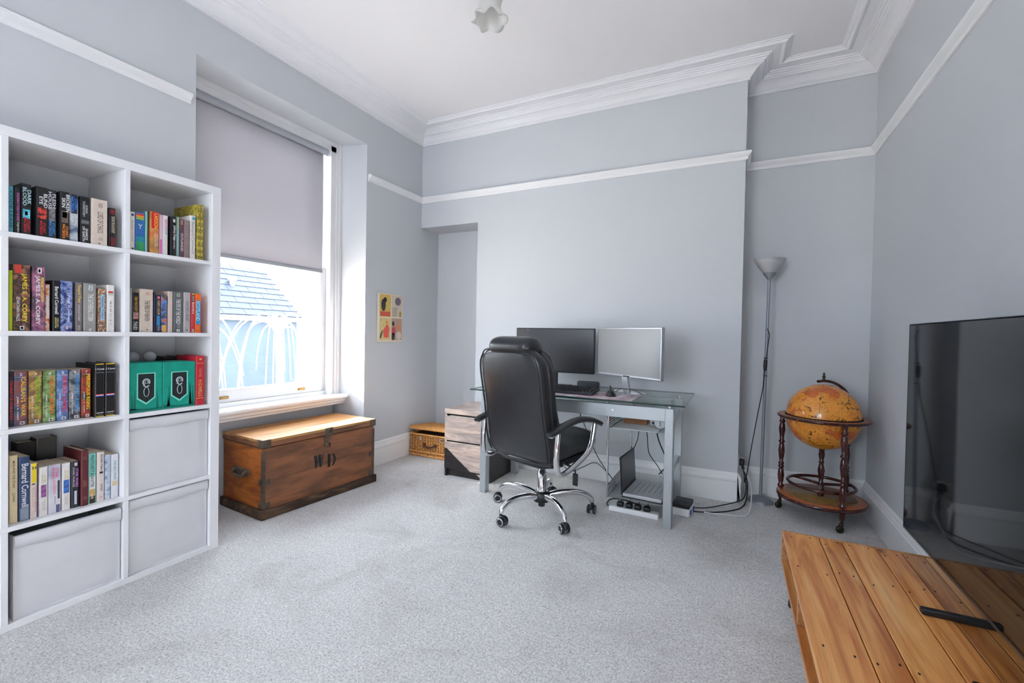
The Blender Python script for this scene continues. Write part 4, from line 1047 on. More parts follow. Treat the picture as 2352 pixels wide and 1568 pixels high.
for i in range(13):
    v = i/12; y = -.055+.11*v; wv_ = .031*math.sqrt(max(.02, 1-(2*v-1)**4)); hh = .038*math.sqrt(max(.03, 1-(1.9*v-.85)**2)) if (1.9*v-.85)**2 < 1 else .008
    rings.append([(wv_*math.cos(a), y, max(0, hh*math.sin(a))) for a in [PI*k/12 for k in range(13)]] + [(0, y, 0)])
mb.loft(rings); mb.build('shell', 'black_plastic', MS)
MB().tube([(-.004, .028, .036), (.004, .028, .036)], .006, 10).build('scroll_wheel', 'dark_plastic', MS)
mb = MB(); mb.tube(bez([(-.0, .056, .012), (-.01, .10, .055), (.02, .14, .01), (.06, .15, .03), (.14, .13, .028), (.20, .11, .004)], 6), .0022, 6); mb.build('cord', 'cable_black', MS)

# ---------------------------------------------------------------- things on the desk shelves
wood('box_wood', [(.3, (120, 76, 40)), (.6, (166, 112, 62)), (.8, (186, 134, 80))], (2, 12, 12), .5)
zt = .539
sh = MB().box(-.14, .14, -.16, .16, 0, .002).build('paper_sheet', mat('sheet_white', (220, 220, 222), .8), None, (-.54, 2.99, zt)); tag(sh, 'white sheet lying on the upper desk shelf', 'paper')
WB = thing('wooden_box', 'small brown wooden box on the upper desk shelf', 'box', (-.57, 3.07, zt+.0025))
MB().rbox(-.075, .075, -.05, .05, 0, .062, .003, 2).build('body', 'box_wood', WB); MB().rbox(-.077, .077, -.052, .052, .0625, .072, .003, 2).build('lid', 'box_wood', WB)
RT = thing('router', 'white rounded router standing on the upper desk shelf', 'router', (-.445, 3.02, zt+.0025))
mb = MB(); mb.loft([[(x+.0, .05*math.cos(a)*s_, .040+.038*math.sin(a)*s_) for a in [2*PI*k/20 for k in range(20)]] for x, s_ in ((-.024, .86), (-.021, 1), (.021, 1), (.024, .86))]); mb.build('shell', 'white_plastic', RT)
MB().box(-.012, .012, -.0495, -.047, .02, .06).build('vent_panel', 'black_plastic', RT)
R2 = thing('round_hub', 'white disc shaped hub next to the desk leg on the upper shelf', 'router', (-.402, 2.955, zt+.0025))
mb = MB(); mb.loft([[(.036*math.cos(a)*s_, y, .037+.036*math.sin(a)*s_) for a in [2*PI*k/20 for k in range(20)]] for y, s_ in ((-.014, .88), (-.011, 1), (.011, 1), (.014, .88))]); mb.build('shell', 'white_plastic', R2)
MB().box(-.002, .002, -.0155, -.014, .015, .055).build('light_slot', 'dark_plastic', R2)
zl = .0988
LT = thing('laptop', 'silver laptop resting open on the lower desk shelf', 'laptop', (-.485, 3.03, zl), math.radians(-4))
Ml2 = Matrix.Rotation(math.radians(-3), 4, 'Y')
MB().rbox(-.115, .125, -.165, .165, .004, .026, .003, 2).build('base', mat('laptop_silver', (196, 198, 202), .35, metal=.4), LT)
MB().rbox(-.12, .128, -.168, .168, 0, .006, .002, 1).build('underside', 'black_plastic', LT)
mb = MB()
for k in range(6):
    x = -.07+.032*k; mb.box(x, x+.0025, -.12+.012*k, .12, .0262, .0266)
mb.build('vents', 'dark_plastic', LT)
Mt = Matrix.Translation((-.118, 0, .012)) @ Matrix.Rotation(math.radians(-4), 4, 'Y')
MB().rbox(-.008, 0, -.165, .165, 0, .235, .003, 2, Mt).build('screen_lid', 'black_plastic', LT)
MB().box(.0, .001, -.158, .158, .012, .228, Mt).build('screen', 'screen_matte', LT)
MB().tube([(-.118, -.14, .012), (-.118, .14, .012)], .009, 8).build('hinge', 'black_plastic', LT)

# ---------------------------------------------------------------- floor electrics under the desk
PS = thing('power_strip', 'white extension power strip on the carpet under the desk', 'power strip', (-.54, 2.875, 0), math.radians(-2))
MB().rbox(-.155, .155, -.028, .028, .0, .035, .010, 3).build('body', 'white_plastic', PS)
mb = MB(); mb.tube(bez([(-.155, 0, .018), (-.175, .01, .03), (-.16, .05, .05), (-.10, .08, .05), (.02, .12, .02)], 5), .004, 6); mb.build('flex', 'cable_black', PS)
for k in range(4):
    t = thing('power_plug', ['black plug nearest the chair in the white power strip', 'second black plug from the chair in the power strip', 'third black plug from the chair in the power strip', 'black plug nearest the desk leg in the power strip'][k], 'plug', (-.625+.055*k, 2.878-.002*k, .0352), 0, 'plugs in the power strip')
    MB().rbox(-.021, .021, -.022, .022, 0, .030, .009, 3).build('body', 'black_plastic', t)
    mb = MB(); mb.tube(bez([(0, .015, .02), (.005, .05, .05), (.03-.01*k, .10, .04), (.06-.02*k, .16, .02), (.08, .22, .012)], 4), .003, 6); mb.build('flex', 'cable_black', t)
HD = thing('white_case', 'white plastic case with blue clips on the carpet beside the desk leg', 'case', (-.262, 3.06, 0), math.radians(-8))
MB().rbox(-.05, .05, -.075, .075, 0, .05, .006, 2).build('body', 'white_plastic', HD)
for s in (-.04, .04): MB().rbox(.049, .054, s-.012, s+.012, .012, .04, .002, 1).build('clip', mat('clip_blue', (30, 80, 190), .4), HD)
BD = thing('external_drive', 'black external drive lying on top of the white plastic case', 'drive', (-.268, 3.055, .0505), math.radians(-6))
MB().rbox(-.052, .052, -.07, .07, 0, .028, .004, 2).build('body', 'black_plastic', BD)
MB().rbox(-.045, .045, -.062, .062, .0278, .0288, .0004, 1).build('top_plate', 'dark_plastic', BD)
def cable(label, pts, r, m, n=7):
    o = MB().tube(bez(pts, n), r, 7).build('cable', m); return tag(o, label, 'cable')
cable('black cable hanging from the desk behind the chair armrest', [(-1.06, 3.30, .70), (-1.05, 3.31, .55), (-.98, 3.30, .40), (-.90, 3.28, .24), (-.80, 3.25, .12), (-.72, 3.245, .03)], .003, 'cable_black')
cable('thin black cable looping along the skirting behind the chair', [(-1.20, 3.34, .12), (-1.12, 3.34, .06), (-1.03, 3.35, .10), (-.93, 3.36, .15), (-.84, 3.35, .10), (-.76, 3.34, .02)], .0028, 'cable_black')
cable('black cable dropping from the upper shelf beside the chrome rod', [(-.585, 3.235, .53), (-.595, 3.26, .40), (-.64, 3.28, .28), (-.66, 3.28, .20), (-.63, 3.26, .15)], .003, 'cable_black')
cable('black cable curving from the upper shelf behind the laptop', [(-.545, 3.235, .53), (-.53, 3.26, .42), (-.52, 3.28, .30), (-.46, 3.27, .22), (-.42, 3.25, .17)], .003, 'cable_black')
cable('pair of black leads falling to the back of the laptop', [(-.48, 3.235, .53), (-.455, 3.27, .40), (-.41, 3.29, .28), (-.405, 3.27, .22), (-.445, 3.25, .165)], .0042, 'cable_black')
cable('black cable crossing the carpet from the desk to the socket', [(-.25, 3.16, .004), (-.14, 3.20, .006), (-.03, 3.25, .03), (.04, 3.33, .035), (.085, 3.42, .04), (.10, 3.46, .10), (.086, 3.50, .18), (.072, 3.52, .235)], .0035, 'cable_black')
cable('thick black cable lying on the carpet by the chimney corner', [(-.23, 3.09, .005), (-.10, 3.14, .005), (.0, 3.22, .005), (.07, 3.32, .006), (.10, 3.42, .03), (.107, 3.49, .12), (.082, 3.53, .225)], .004, 'cable_black')
cable('white cable looping over the carpet to the socket', [(-.24, 3.12, .006), (-.12, 3.12, .005), (-.02, 3.14, .005), (.09, 3.18, .005), (.12, 3.26, .03), (.13, 3.40, .10), (.12, 3.47, .15), (.085, 3.515, .21)], .0035, 'cable_white')
SK = thing('wall_socket', 'white double socket on the side of the chimney breast', 'socket', (XC, 3.545, .255))
MB().rbox(.0005, .010, -.06, .06, -.04, .04, .003, 2).build('plate', 'white_plastic', SK)
for k, (yy, m_) in enumerate(((-.028, 'black_plastic'), (.028, 'white_plastic'))):
    t = thing('wall_plug', ['black plug in the chimney breast socket', 'white plug in the chimney breast socket'][k], 'plug', (XC+.0103, 3.545+yy, .235))
    MB().rbox(0, .032, -.021, .021, 0, .045, .008, 2).build('body', m_, t)
    MB().tube([(.02, 0, .001), (.02, 0, -.02)], .006, 8).build('strain_relief', m_, t)

# ================================================================ office chair
mat('black_leather', (27, 29, 34), .34, spec=.75, bump=(18, .22, .008), var=(14, .12))
mat('leather_seam', (22, 23, 26), .4)
CR = thing('office_chair', 'black leather executive office chair with chrome arms and five star base', 'chair', (-1.060, 2.615, 0), math.radians(-18))
prof = [(.372, .205, -.165, .030), (.385, .236, -.172, .042), (.42, .250, -.185, .050), (.50, .256, -.203, .052), (.60, .249, -.222, .050), (.70, .246, -.240, .048),
        (.80, .248, -.258, .048), (.88, .250, -.273, .048), (.95, .244, -.286, .046), (.99, .226, -.293, .044), (1.02, .190, -.298, .040), (1.04, .155, -.301, .030), (1.05, .11, -.303, .016)]
def pint(z):
    for i in range(len(prof)-1):
        if prof[i][0] <= z <= prof[i+1][0]:
            t = (z-prof[i][0])/(prof[i+1][0]-prof[i][0]); return [prof[i][k]+(prof[i+1][k]-prof[i][k])*t for k in range(4)]
    return prof[-1]
def sgp(v, p): return math.copysign(abs(v)**p, v)
N = 36
rings = []
for k in range(34):
    f = k/33; z = .372+(1.05-.372)*(1-(1-f)**1.25)
    _, w_, yc, th = pint(min(z, 1.0499))
    ring = []
    for i in range(N):
        a = 2*PI*i/N
        x = w_*sgp(math.cos(a), .35); y = th*sgp(math.sin(a), .62)
        if math.sin(a) < 0: y -= .012*(1-(x/w_)**2)*math.sin(PI*min(1, max(0, (z-.37)/.66)))
        ring.append((x, yc+y, z))
    rings.append(ring)
mb = MB(); mb.loft(rings); back = mb.build('back_shell', 'black_leather', CR)
rings = []
for k in range(26):
    f = k/25; z = .43+(1.02-.43)*f
    _, w_, yc, th = pint(z); e = math.sqrt(max(.02, 1-(2*f-1)**6))
    lum = .018*math.exp(-((z-.60)/.09)**2)
    rings.append([(w_*.97*sgp(math.cos(2*PI*i/N), .4), yc+.058+(.042*e+lum)*sgp(math.sin(2*PI*i/N), .7), z) for i in range(N)])
mb = MB(); mb.loft(rings); mb.build('back_cushion', 'black_leather', CR)
def pad_x(hw, cy, cz, ry, rz_, name, m='black_leather', n=22, p=3.0):
    rings = []
    for k in range(n+1):
        t = -1+2*k/n; e = max(.05, (1-abs(t)**p))**.5
        rings.append([(hw*t, cy+ry*e*math.cos(2*PI*i/20), cz+rz_*e*math.sin(2*PI*i/20)) for i in range(20)])
    mb = MB(); mb.loft(rings); return mb.build(name, m, CR)
pad_x(.172, -.268, 1.045, .085, .062, 'headrest_roll', p=8)
pad_x(.205, -.175, .925, .062, .115, 'head_cushion', p=5)
pts = []
for s_ in (-1,):
    zs = [.40+.6*i/16 for i in range(17)]
left = [(-pint(z)[1]*.985, pint(z)[2]-pint(z)[3]*.80, z) for z in zs]
right = [(p[0]*-1, p[1], p[2]) for p in left][::-1]
top = [(-.185, -.338, 1.022), (-.12, -.342, 1.034), (0, -.344, 1.037), (.12, -.342, 1.034), (.185, -.338, 1.022)]
bot = [(.245, -.213, .385), (.12, -.214, .376), (0, -.216, .374), (-.12, -.214, .376), (-.245, -.213, .385)]
MB().tube(bez(left+top+right, 2), .0048, 6).build('piping', 'leather_seam', back)
MB().tube(bez(bot, 5), .0045, 6).build('piping', 'leather_seam', back)
MB().tube(bez([(p[0]*.93, p[1]-.006, p[2]) for p in (left+[(q[0], q[1], q[2]-.022) for q in top]+right)], 2), .0016, 5).build('stitching', 'leather_seam', back)
# seat
rings = []
for k in range(25):
    v = k/24; y = -.20+.49*v
    w_ = .262*(1-.10*max(0, (v-.6)/.4)**2)*(max(.1, 1-abs(2*v-1)**9))**.5
    cz = .432+.030*v+.018*math.exp(-((v-.93)/.08)**2); h_ = .052*(max(.1, 1-abs(2*v-1)**7))**.5
    h_ += .006*math.sin(v*PI*3.2)
    rings.append([(w_*sgp(math.cos(2*PI*i/28), .55), y, cz+h_*sgp(math.sin(2*PI*i/28), .75)) for i in range(28)])
mb = MB(); mb.loft(rings); mb.build('seat_cushion', 'black_leather', CR)
rings = []
for k in range(13):
    v = k/12; y = -.215+.48*v; w_ = .245*(max(.12, 1-abs(2*v-1)**6))**.5; h_ = .040*(max(.15, 1-abs(2*v-1)**6))**.5
    rings.append([(w_*sgp(math.cos(2*PI*i/24), .5), y, .372+.028*v+h_*sgp(math.sin(2*PI*i/24), .8)) for i in range(24)])
mb = MB(); mb.loft(rings); mb.build('seat_pan', 'leather_seam', CR)
mb = MB(); mb.rbox(-.09, .09, -.10, .10, .308, .338, .006, 2); mb.build('tilt_mechanism', 'black_plastic', CR)
for s in (-1, 1):
    x = s*.296
    am = thing('armrest', None, None); am.parent = CR
    pp = bez([(x, -.305, .578), (x, -.25, .594), (x, -.14, .622), (x, -.03, .634), (x, .08, .622), (x, .165, .594), (x, .19, .583)], 5)
    rr = [.026*(max(.18, 1-abs(2*i/(len(pp)-1)-1)**8))**.5 for i in range(len(pp))]
    MB().tube(pp, rr, 14, flat=(.62, 1.12)).build('arm_pad', 'black_leather', am)
    MB().tube([(q.x, q.y, q.z-.014) for q in pp[2:-2]], .016, 8, flat=(.35, 1.1)).build('pad_trim', 'chrome', am)
    lp = bez([(x, -.225, .578), (x, -.235, .50), (x, -.235, .42), (x, -.222, .368), (x, -.175, .345), (x, -.10, .362), (x, -.01, .396), (x, .055, .428), (x, .098, .475), (x, .115, .53), (x, .128, .590)], 5)
    MB().tube(lp, .018, 12, flat=(1.0, .85)).build('arm_loop', 'chrome', am)
    MB().tube([(x*.80, -.09, .375), (x, -.09, .365)], .012, 8).build('arm_bolt', 'chrome', am)
MB().lathe([(.028, .105), (.028, .262), (.022, .266), (.022, .31)], 20).build('gas_lift', 'chrome', CR)
MB().lathe([(.02, .045), (.022, .05), (.022, .075), (.05, .078), (.052, .085), (.052, .132), (.046, .138), (.03, .14)], 24).build('hub', 'black_plastic', CR)
mb = MB(); mb.tube(bez([(.08, .02, .325), (.17, .04, .318), (.215, .045, .312), (.222, .045, .285)], 4), .005, 6); mb.build('lever_rod', 'black_plastic', CR)
mb = MB(); mb.rbox(.205, .240, .038, .052, .215, .290, .006, 2); mb.build('tilt_lever', 'black_plastic', CR)
leg_me = {}
for k in range(5):
    a = math.radians(28.7+18+72*k)
    M = Matrix.Rotation(a, 4, 'Z')
    lp = [M @ p for p in bez([(.035, 0, .108), (.10, 0, .126), (.19, 0, .134), (.262, 0, .124), (.306, 0, .098), (.320, 0, .070)], 5)]
    MB().tube(lp, [.0215-.006*i/25 for i in range(len(lp))], 12, flat=(1.0, .85)).build('base_leg', 'chrome', CR)
    cs = thing('castor', None, None); cs.parent = CR
    cs.location = M @ Vector((.322, 0, 0)); cs.rotation_euler = (0, 0, a+1.1+k*1.3)
    mb = MB(); mb.tube([(0, 0, .045), (0, 0, .082)], .009, 8)
    mb.loft([[(-.012+.030*math.cos(t), y, .030+.032*math.sin(t)) for t in [PI*.02+PI*.95*i/12 for i in range(13)]]+[(.0, y, .028)] for y in (-.010, .010)])
    mb.build('hood', 'black_plastic', cs)
    for s in (-1, 1):
        Mw = Matrix.Translation((-.012, s*.018, .0285)) @ Matrix.Rotation(PI/2, 4, 'X')
        MB().lathe([(.010, -.008), (.026, -.008), (.0285, -.004), (.0285, .004), (.026, .008), (.010, .008)], 20, Mw).build('wheel', 'black_plastic', cs)
        MB().lathe([(.017, -.0095), (.024, -.0095), (.024, .0095), (.017, .0095), (.017, -.0095)], 20, Mw, cap=False).build('rim', 'bezel_silver', cs)

# ================================================================ floor lamp
mat('lamp_grey', (140, 146, 156), .4, metal=.35)
LP = thing('floor_lamp', 'slim grey uplighter floor lamp with frosted bowl in the recess', 'lamp', (.190, 3.535, 0))
MB().lathe([(.083, 0), (.083, .004), (.076, .014), (.058, .026), (.032, .035), (.014, .040), (.012, .046)], 32).build('base', 'lamp_grey', LP)
MB().tube([(0, 0, .04), (.017, 0, 1.53)], .0095, 12).build('pole', 'lamp_grey', LP)
MB().tube([(.0072, 0, .80), (.0095, 0, 1.0)], .0115, 12).build('pole_joint', 'lamp_grey', LP)
Tl = Matrix.Translation((.017, 0, 0))
MB().lathe([(.011, 1.522), (.014, 1.53), (.038, 1.562), (.040, 1.570)], 28, Tl).build('cup', 'lamp_grey', LP)
mb = MB(); mb.lathe([(.036, 1.568), (.060, 1.597), (.082, 1.628), (.098, 1.662), (.0955, 1.662), (.079, 1.629), (.057, 1.599), (.033, 1.571)], 36, Tl, cap=False); mb.build('shade', 'frosted_glass', LP)
cd = bez([(.012, -.012, 1.19), (.026, -.016, 1.15), (.022, -.014, 1.10), (.014, -.014, 1.02), (.008, -.014, .975)], 6)
cd2 = bez([(.004, -.014, .90), (-.005, -.02, .78), (-.03, -.04, .62), (-.062, -.06, .40), (-.085, -.07, .22), (-.10, -.05, .13), (-.103, .0, .185), (-.112, .01, .232)], 6)
co = MB().tube(cd, .003, 6).tube(cd2, .003, 6).build('cord', 'cable_black', LP)
mb = MB(); mb.tube(bez([(.008, -.014, .978), (.007, -.015, .95), (.005, -.015, .90)], 4), [.006, .010, .012, .012, .012, .012, .011, .009, .005], 10); mb.build('inline_switch', 'black_plastic', co)
for z in (.985, .865): MB().lathe([(.0105, z), (.0135, z), (.0135, z+.005), (.0105, z+.005)], 12, Matrix.Translation((z*.011, -.003, 0))).build('cable_clip', 'black_plastic', co)

# ================================================================ globe bar
def globe_material():
    m, nt, p = base_mat('antique_map')
    v = coords(nt, (1, 1, 1.0))
    n = node(nt, 'ShaderNodeTexNoise', Scale=6.0, Detail=8.0, Roughness=.58, Distortion=.2)
    n2 = node(nt, 'ShaderNodeTexNoise', Scale=26.0, Detail=5.0, Roughness=.6)
    n3 = node(nt, 'ShaderNodeTexNoise', Scale=9.0, Detail=2.0)
    for q in (n, n2, n3): nt.links.new(v, q.inputs['Vector'])
    land = ramp(nt, n.outputs['Fac'], [(.0, L((236, 156, 40))), (.44, L((236, 154, 40))), (.446, L((84, 38, 18))), (.456, L((96, 44, 20))), (.463, L((240, 164, 60))), (.575, L((234, 146, 54))), (.58, L((110, 50, 24))), (.588, L((224, 118, 44))), (.70, L((206, 96, 38)))])
    lines = ramp(nt, n2.outputs['Fac'], [(.0, (1, 1, 1)), (.487, (1, 1, 1)), (.495, (.35, .2, .12)), (.505, (.35, .2, .12)), (.513, (1, 1, 1)), (.66, (1, 1, 1)), (.74, (.45, .42, .3))])
    tint = ramp(nt, n3.outputs['Fac'], [(.3, (1, .88, .70)), (.55, (1, 1, 1))])
    a = node(nt, 'ShaderNodeMix', data_type='RGBA', blend_type='MULTIPLY'); a.inputs[0].default_value = .75
    b = node(nt, 'ShaderNodeMix', data_type='RGBA', blend_type='MULTIPLY'); b.inputs[0].default_value = 1
    nt.links.new(land, a.inputs[6]); nt.links.new(lines, a.inputs[7])
    nt.links.new(a.outputs[2], b.inputs[6]); nt.links.new(tint, b.inputs[7])
    nt.links.new(b.outputs[2], p.inputs['Base Color'])
    p.inputs['Roughness'].default_value = .22; p.inputs['Coat Weight'].default_value = .3
globe_material()
wood('mahogany', [(.3, (40, 14, 12)), (.55, (72, 26, 20)), (.8, (100, 40, 28))], (10, 10, 2), .2, .05, coat=.4)
mat('ring_print', (150, 92, 58), .35, var=(40, .25), coat=.3)
blotch('shelf_print', [(96, 84, 50), (150, 110, 56), (120, 100, 60), (176, 120, 60)], 14, .3)
mat('shelf_rim', (176, 92, 44), .3, coat=.3)
GC = (.512, 3.392)
GB = thing('globe_bar', 'antique style orange globe drinks cabinet on turned dark legs in the corner', 'globe', (*GC, 0))
gz, gr = .637, .199
mb = MB(); m_ = 22
mb.lathe([(max(1e-5, gr*math.sin(PI*i/44)), gz-.002-gr*math.cos(PI*i/44)) for i in range(m_+1)], 48, cap=False); mb.build('lower_hemisphere', 'antique_map', GB)
mb = MB(); mb.lathe([(max(1e-5, gr*math.sin(PI*i/44)), gz+.006-gr*math.cos(PI*i/44)) for i in range(m_, 45)], 48, cap=False); up_ = mb.build('upper_hemisphere', 'antique_map', GB)
MB().lathe([(gr-.003, gz-.004), (gr+.001, gz-.004), (gr+.001, gz+.010), (gr-.003, gz+.010)], 48, cap=False).build('seam_band', 'void_black', GB)
mb = MB()
for i in range(72):
    a = 2*PI*i/72; mb.sphere(((gr+.0008)*math.cos(a), (gr+.0008)*math.sin(a), gz+.012), .0022, 5, 4)
o = mb.build('bead_trim', 'void_black', up_); o['kind'] = 'stuff'
mb = MB()                                             # dashed meridian line on the near side
for i in range(26):
    t = math.radians(8+3.0*i); az = math.radians(-104)
    for rr in (0,):
        c, s = math.sin(t)*gr*1.0012, math.cos(t)*gr*1.0012
        mb.sphere((c*math.cos(az), c*math.sin(az), gz+.006+s), .0022, 5, 4)
o = mb.build('meridian_marks', mat('map_red', (140, 52, 40), .4), up_); o['kind'] = 'stuff'
rg = MB().lathe([(gr+.004, gz-.012), (.244, gz-.012), (.248, gz-.006), (.248, gz-.001), (.244, gz+.003), (gr+.004, gz+.003), (gr+.004, gz-.012)], 56, cap=False).build('horizon_ring', 'mahogany', GB)
MB().lathe([(gr+.006, gz+.0032), (.242, gz+.0032), (.242, gz+.0042), (gr+.006, gz+.0042)], 56, cap=False).build('ring_print', 'ring_print', rg)
turn = [(.012, .072), (.016, .085), (.016, .118)]
turn2 = [(.012, .142), (.018, .148), (.018, .160), (.012, .168), (.016, .190), (.019, .225), (.015, .262), (.011, .270), (.018, .276), (.018, .284), (.012, .290), (.017, .298), (.017, .306), (.011, .314), (.015, .345), (.019, .385), (.015, .425), (.011, .434), (.018, .440), (.018, .450), (.012, .456), (.014, .49), (.019, .525), (.016, .56), (.011, .568), (.018, .574), (.018, .584), (.012, .590), (.016, .61), (.016, gz-.012)]
for k, a in enumerate((162, 290, 45)):
    a = math.radians(a); M = Matrix.Translation((.222*math.cos(a), .222*math.sin(a), 0))
    lg = MB().lathe(turn, 14, M).lathe(turn2, 14, M).build('leg', 'mahogany', GB)
    mb = MB(); mb.tube([M @ Vector((0, 0, .05)), M @ Vector((0, 0, .075))], .008, 8); mb.sphere(M @ Vector((-.004, -.004, .048)), .013, 10, 6)
    mb.lathe([(.010, -.010), (.020, -.009), (.0225, 0), (.020, .009), (.010, .010)], 16, M @ Matrix.Translation((-.010, -.006, .0227)) @ Matrix.Rotation(PI/2, 4, 'X') @ Matrix.Rotation(.5, 4, 'Y'))
    mb.build('castor', mat('bronze', (62, 58, 48), .35, metal=.7), lg)
sf = MB().lathe([(.236, .119), (.241, .123), (.241, .137), (.236, .141)], 56).build('lower_shelf', 'mahogany', GB)
MB().lathe([(.190, .1412), (.234, .1412), (.234, .1422), (.190, .1422)], 56, cap=False).build('shelf_border', 'shelf_rim', sf)
MB().lathe([(.0001, .1412), (.190, .1412), (.190, .1420), (.0001, .1420)], 56, cap=False).build('shelf_map', 'shelf_print', sf)
mb = MB(); rnd = random.Random(4)
for k in range(22):
    a = math.radians(200+8*k+rnd.uniform(-3, 3)); r0 = rnd.uniform(.15, .185)
    c = Vector((r0*math.cos(a), r0*math.sin(a), .1424)); d_ = Vector((math.cos(a+rnd.uniform(.6, 1.6)), math.sin(a+rnd.uniform(.6, 1.6)), 0))*.02
    mb.tube([c-d_, c+Vector((0, 0, .0003)), c+d_], [.0008, .0022, .0008], 5)
o = mb.build('shelf_ornament', mat('map_brown', (110, 56, 24), .5), sf); o['kind'] = 'stuff'
MB().lathe([(.016, .142), (.020, .150), (.014, .162), (.018, .185), (.012, .200), (.018, .208), (.018, .222), (.011, .232), (.014, .262), (.020, .300), (.014, .335), (.011, .345), (.017, .352), (.011, .362), (.018, .400), (.014, .428), (.022, .437), (.022, .441)], 16).build('centre_post', 'mahogany', GB)
mb = MB(); mb.tube([(.178*math.cos(2*PI*i/48), .178*math.sin(2*PI*i/48), .215) for i in range(49)], .0095, 8, cap=False)
for k in range(3):
    a = math.radians(20+120*k); mb.tube([(0, 0, .215), (.178*math.cos(a), .178*math.sin(a), .215)], .009, 8)
mb.build('bottle_ring', 'mahogany', GB)
az = math.radians(35); pts = []
for i in range(34):
    t = math.radians(-11+101*i/33); R_ = gr+.022
    pts.append((R_*math.sin(t)*math.cos(az), R_*math.sin(t)*math.sin(az), gz+.006+R_*math.cos(t)))
MB().tube(pts, .012, 8, flat=(.75, .9)).build('meridian_arm', 'mahogany', GB)
MB().lathe([(.008, 0), (.010, .006), (.006, .012), (.009, .020), (.010, .026), (.004, .034), (.007, .040), (.005, .046), (.001, .050)], 12).build('finial', 'bronze', GB, (0, 0, gz+.006+gr+.024))

# ================================================================ pallet wood TV table
wood('pallet_wood', [(.22, (132, 70, 34)), (.40, (196, 122, 62)), (.54, (220, 154, 86)), (.72, (234, 184, 122))], (16, 1.3, 14), .32, .12, coat=.15, warp=1.4, knots=((8, 2.6, 1), .13, (84, 42, 26)), rand=.24, fine=.17)
wood('pallet_edge', [(.3, (160, 104, 60)), (.6, (206, 152, 100)), (.8, (220, 176, 126))], (14, 2, 14), .4, .1)
PT = thing('pallet_table', 'low reclaimed wood television table with black hairpin legs', 'table', (.2, 1.25, 0))
ty0, ty1, tz = .30-1.25, 2.172-1.25, .320
bnd = [0, .127, .2015, .3115, .3865, .4535, .560]
mat('nail_dark', (34, 24, 20), .7)
rnd = random.Random(9)
for i in range(6):
    pk = MB().rbox(bnd[i]+.0012, bnd[i+1]-.0012, ty0, ty1, tz-.020, tz-.0005*(i % 3), .0022, 2).build('plank', 'pallet_wood', PT)
    mb = MB(); zt_ = tz-.0005*(i % 3)
    for yy in (ty1-.03, .62, .16, -.35):
        for f in (.22, .78):
            x_ = bnd[i]+(bnd[i+1]-bnd[i])*f+rnd.uniform(-.006, .006); y_ = yy+rnd.uniform(-.03, .02)
            mb.lathe([(.0035, zt_-.001), (.0035, zt_+.0003)], 8, Matrix.Translation((x_, y_, 0)) @ Matrix.Diagonal((.8, 1.5, 1, 1)))
    mb.build('nail_holes', 'nail_dark', pk)
MB().rbox(0, .56, ty1+.0005, ty1+.014, .186, tz+.001, .002, 1).build('end_board', 'pallet_edge', PT)
MB().rbox(0, .56, ty0-.014, ty0-.0005, .186, tz+.001, .002, 1).build('end_board', 'pallet_edge', PT)
for i, (a, b) in enumerate(((0, .13), (.132, .27), (.272, .41), (.412, .56))):
    MB().rbox(a, b, ty0, ty1, .186, .204, .002, 1).build('shelf_plank', 'pallet_wood', PT)
for yy in (ty1-.47, -.10, -.75):
    MB().rbox(.004, .50, yy-.012, yy+.012, .2045, tz-.0205, .002, 1).build('divider', 'pallet_edge', PT)
for (lx, ly, sx, sy) in ((.06, ty1-.06, -.35, .9), (.50, ty1-.06, .35, .9), (.06, ty0+.06, -.35, -.9), (.50, ty0+.06, .35, -.9)):
    p0 = Vector((lx-.028, ly, .180)); p1 = Vector((lx+.028, ly, .180)); ft = Vector((lx+sx*.05, ly+sy*.085, .006))
    lgm = MB(); lgm.tube(bez([p0, p0.lerp(ft, .5), ft+Vector((-.008, 0, .008)), ft, ft+Vector((.008, 0, .008)), p1.lerp(ft, .5), p1], 4), .006, 8)
    lgm.box(lx-.045, lx+.045, ly-.03, ly+.03, .181, .1855); lgm.build('hairpin_leg', 'black_plastic', PT)
MX = thing('media_box', 'flat silver media box on the shelf inside the low table', 'media player', (.33, 1.93, .2045))
MB().rbox(-.105, .15, -.13, .13, 0, .052, .004, 2).build('case', mat('media_silver', (176, 178, 182), .35, metal=.5), MX)
MB().box(-.1062, -.105, -.12, .12, .010, .042).build('front_panel', 'dark_plastic', MX)

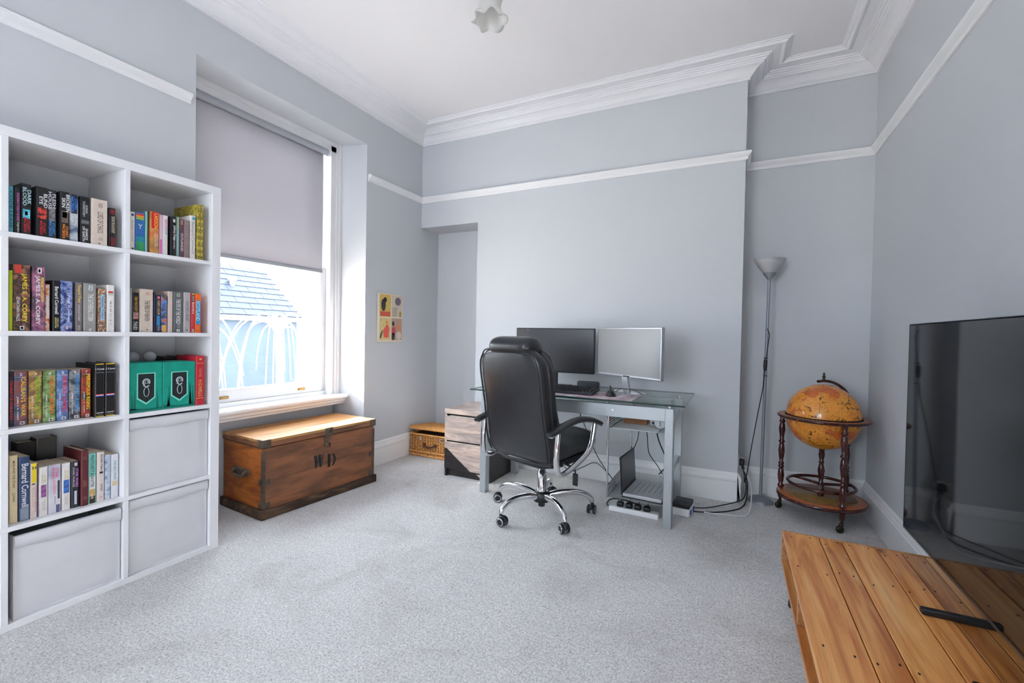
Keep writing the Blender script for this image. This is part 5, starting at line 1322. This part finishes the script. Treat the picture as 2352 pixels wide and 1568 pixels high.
# ================================================================ television
mat('tv_screen', (7, 8, 9), .045, spec=.62)
TV = thing('television', 'large flat black television on two feet above the wooden table', 'television', (.600, 1.505, .320), 0)
tw, t0, t1 = .702, .412-.320, 1.183-.320
MB().rbox(.004, .022, -tw, tw, t0, t1, .002, 1).build('panel', 'black_plastic', TV)
MB().rbox(.022, .06, -tw+.12, tw-.12, t0+.01, t0+.46, .012, 2).build('rear_housing', 'black_plastic', TV)
MB().box(0, .004, -tw+.003, tw-.003, t0+.006, t1-.003).build('screen', 'tv_screen', TV)
mb = MB(); mb.box(-.0008, .0225, -tw-.0015, tw+.0015, t0-.003, t0+.005); mb.box(-.0008, .0225, tw, tw+.0025, t0, t1); mb.box(-.0008, .0225, -tw-.0025, -tw, t0, t1); mb.box(-.0008, .0225, -tw-.0015, tw+.0015, t1, t1+.002)
mb.build('metal_rim', mat('tv_rim', (88, 90, 94), .3, metal=.8), TV)
for s in (-.115, .212):
    mb = MB(); mb.rbox(-.088, .115, s-.011, s+.011, .0005, .019, .004, 2); mb.rbox(.075, .100, s-.010, s+.010, .018, t0+.06, .003, 2); mb.rbox(.055, .080, s-.010, s+.010, t0+.03, t0+.06, .003, 2)
    mb.build('foot', 'black_plastic', TV)

# ================================================================ ceiling light
PD = thing('ceiling_light', 'three arm ceiling light with frosted tulip glass shades', 'ceiling light', (-1.07, 1.63, ZCEIL-.001))
MB().lathe([(.012, -.20), (.012, -.03), (.05, -.022), (.055, -.004), (.055, 0)], 24).build('rose_and_stem', 'white_gloss', PD)
MB().sphere((0, 0, -.21), .03, 16, 10).build('boss', 'white_gloss', PD)
for k in range(3):
    a = math.radians(90+120*k); c, s = math.cos(a), math.sin(a)
    ar = MB().tube(bez([(0, 0, -.21), (c*.08, s*.08, -.245), (c*.16, s*.16, -.20), (c*.215, s*.215, -.17), (c*.235, s*.235, -.20)], 6), .007, 8).build('arm', 'white_gloss', PD)
    mb = MB(); vs = []; fs = []; n = 40
    tp = [(.020, -.190), (.042, -.205), (.058, -.232), (.060, -.258), (.052, -.286), (.048, -.310), (.053, -.336), (.064, -.358), (.078, -.374)]
    for j, (r, z) in enumerate(tp):
        wv_ = max(0, (j-4)/4)**2
        for i in range(n):
            t = 2*PI*i/n
            rr = r*(1+.16*wv_*math.sin(6*t)); zz = z+.010*wv_*math.sin(6*t+1.2)
            vs.append((c*.235+rr*math.cos(t), s*.235+rr*math.sin(t), zz))
    for j in range(len(tp)-1):
        for i in range(n): fs.append((j*n+i, j*n+(i+1) % n, (j+1)*n+(i+1) % n, (j+1)*n+i))
    mb.add(vs, fs, True); sh_ = mb.build('shade', 'tulip_glass', ar)
    sl_ = sh_.modifiers.new('thick', 'SOLIDIFY'); sl_.thickness = .003
    MB().lathe([(.024, -.205), (.026, -.188), (.014, -.176)], 16, Matrix.Translation((c*.235, s*.235, 0))).build('lamp_holder', 'white_gloss', ar)
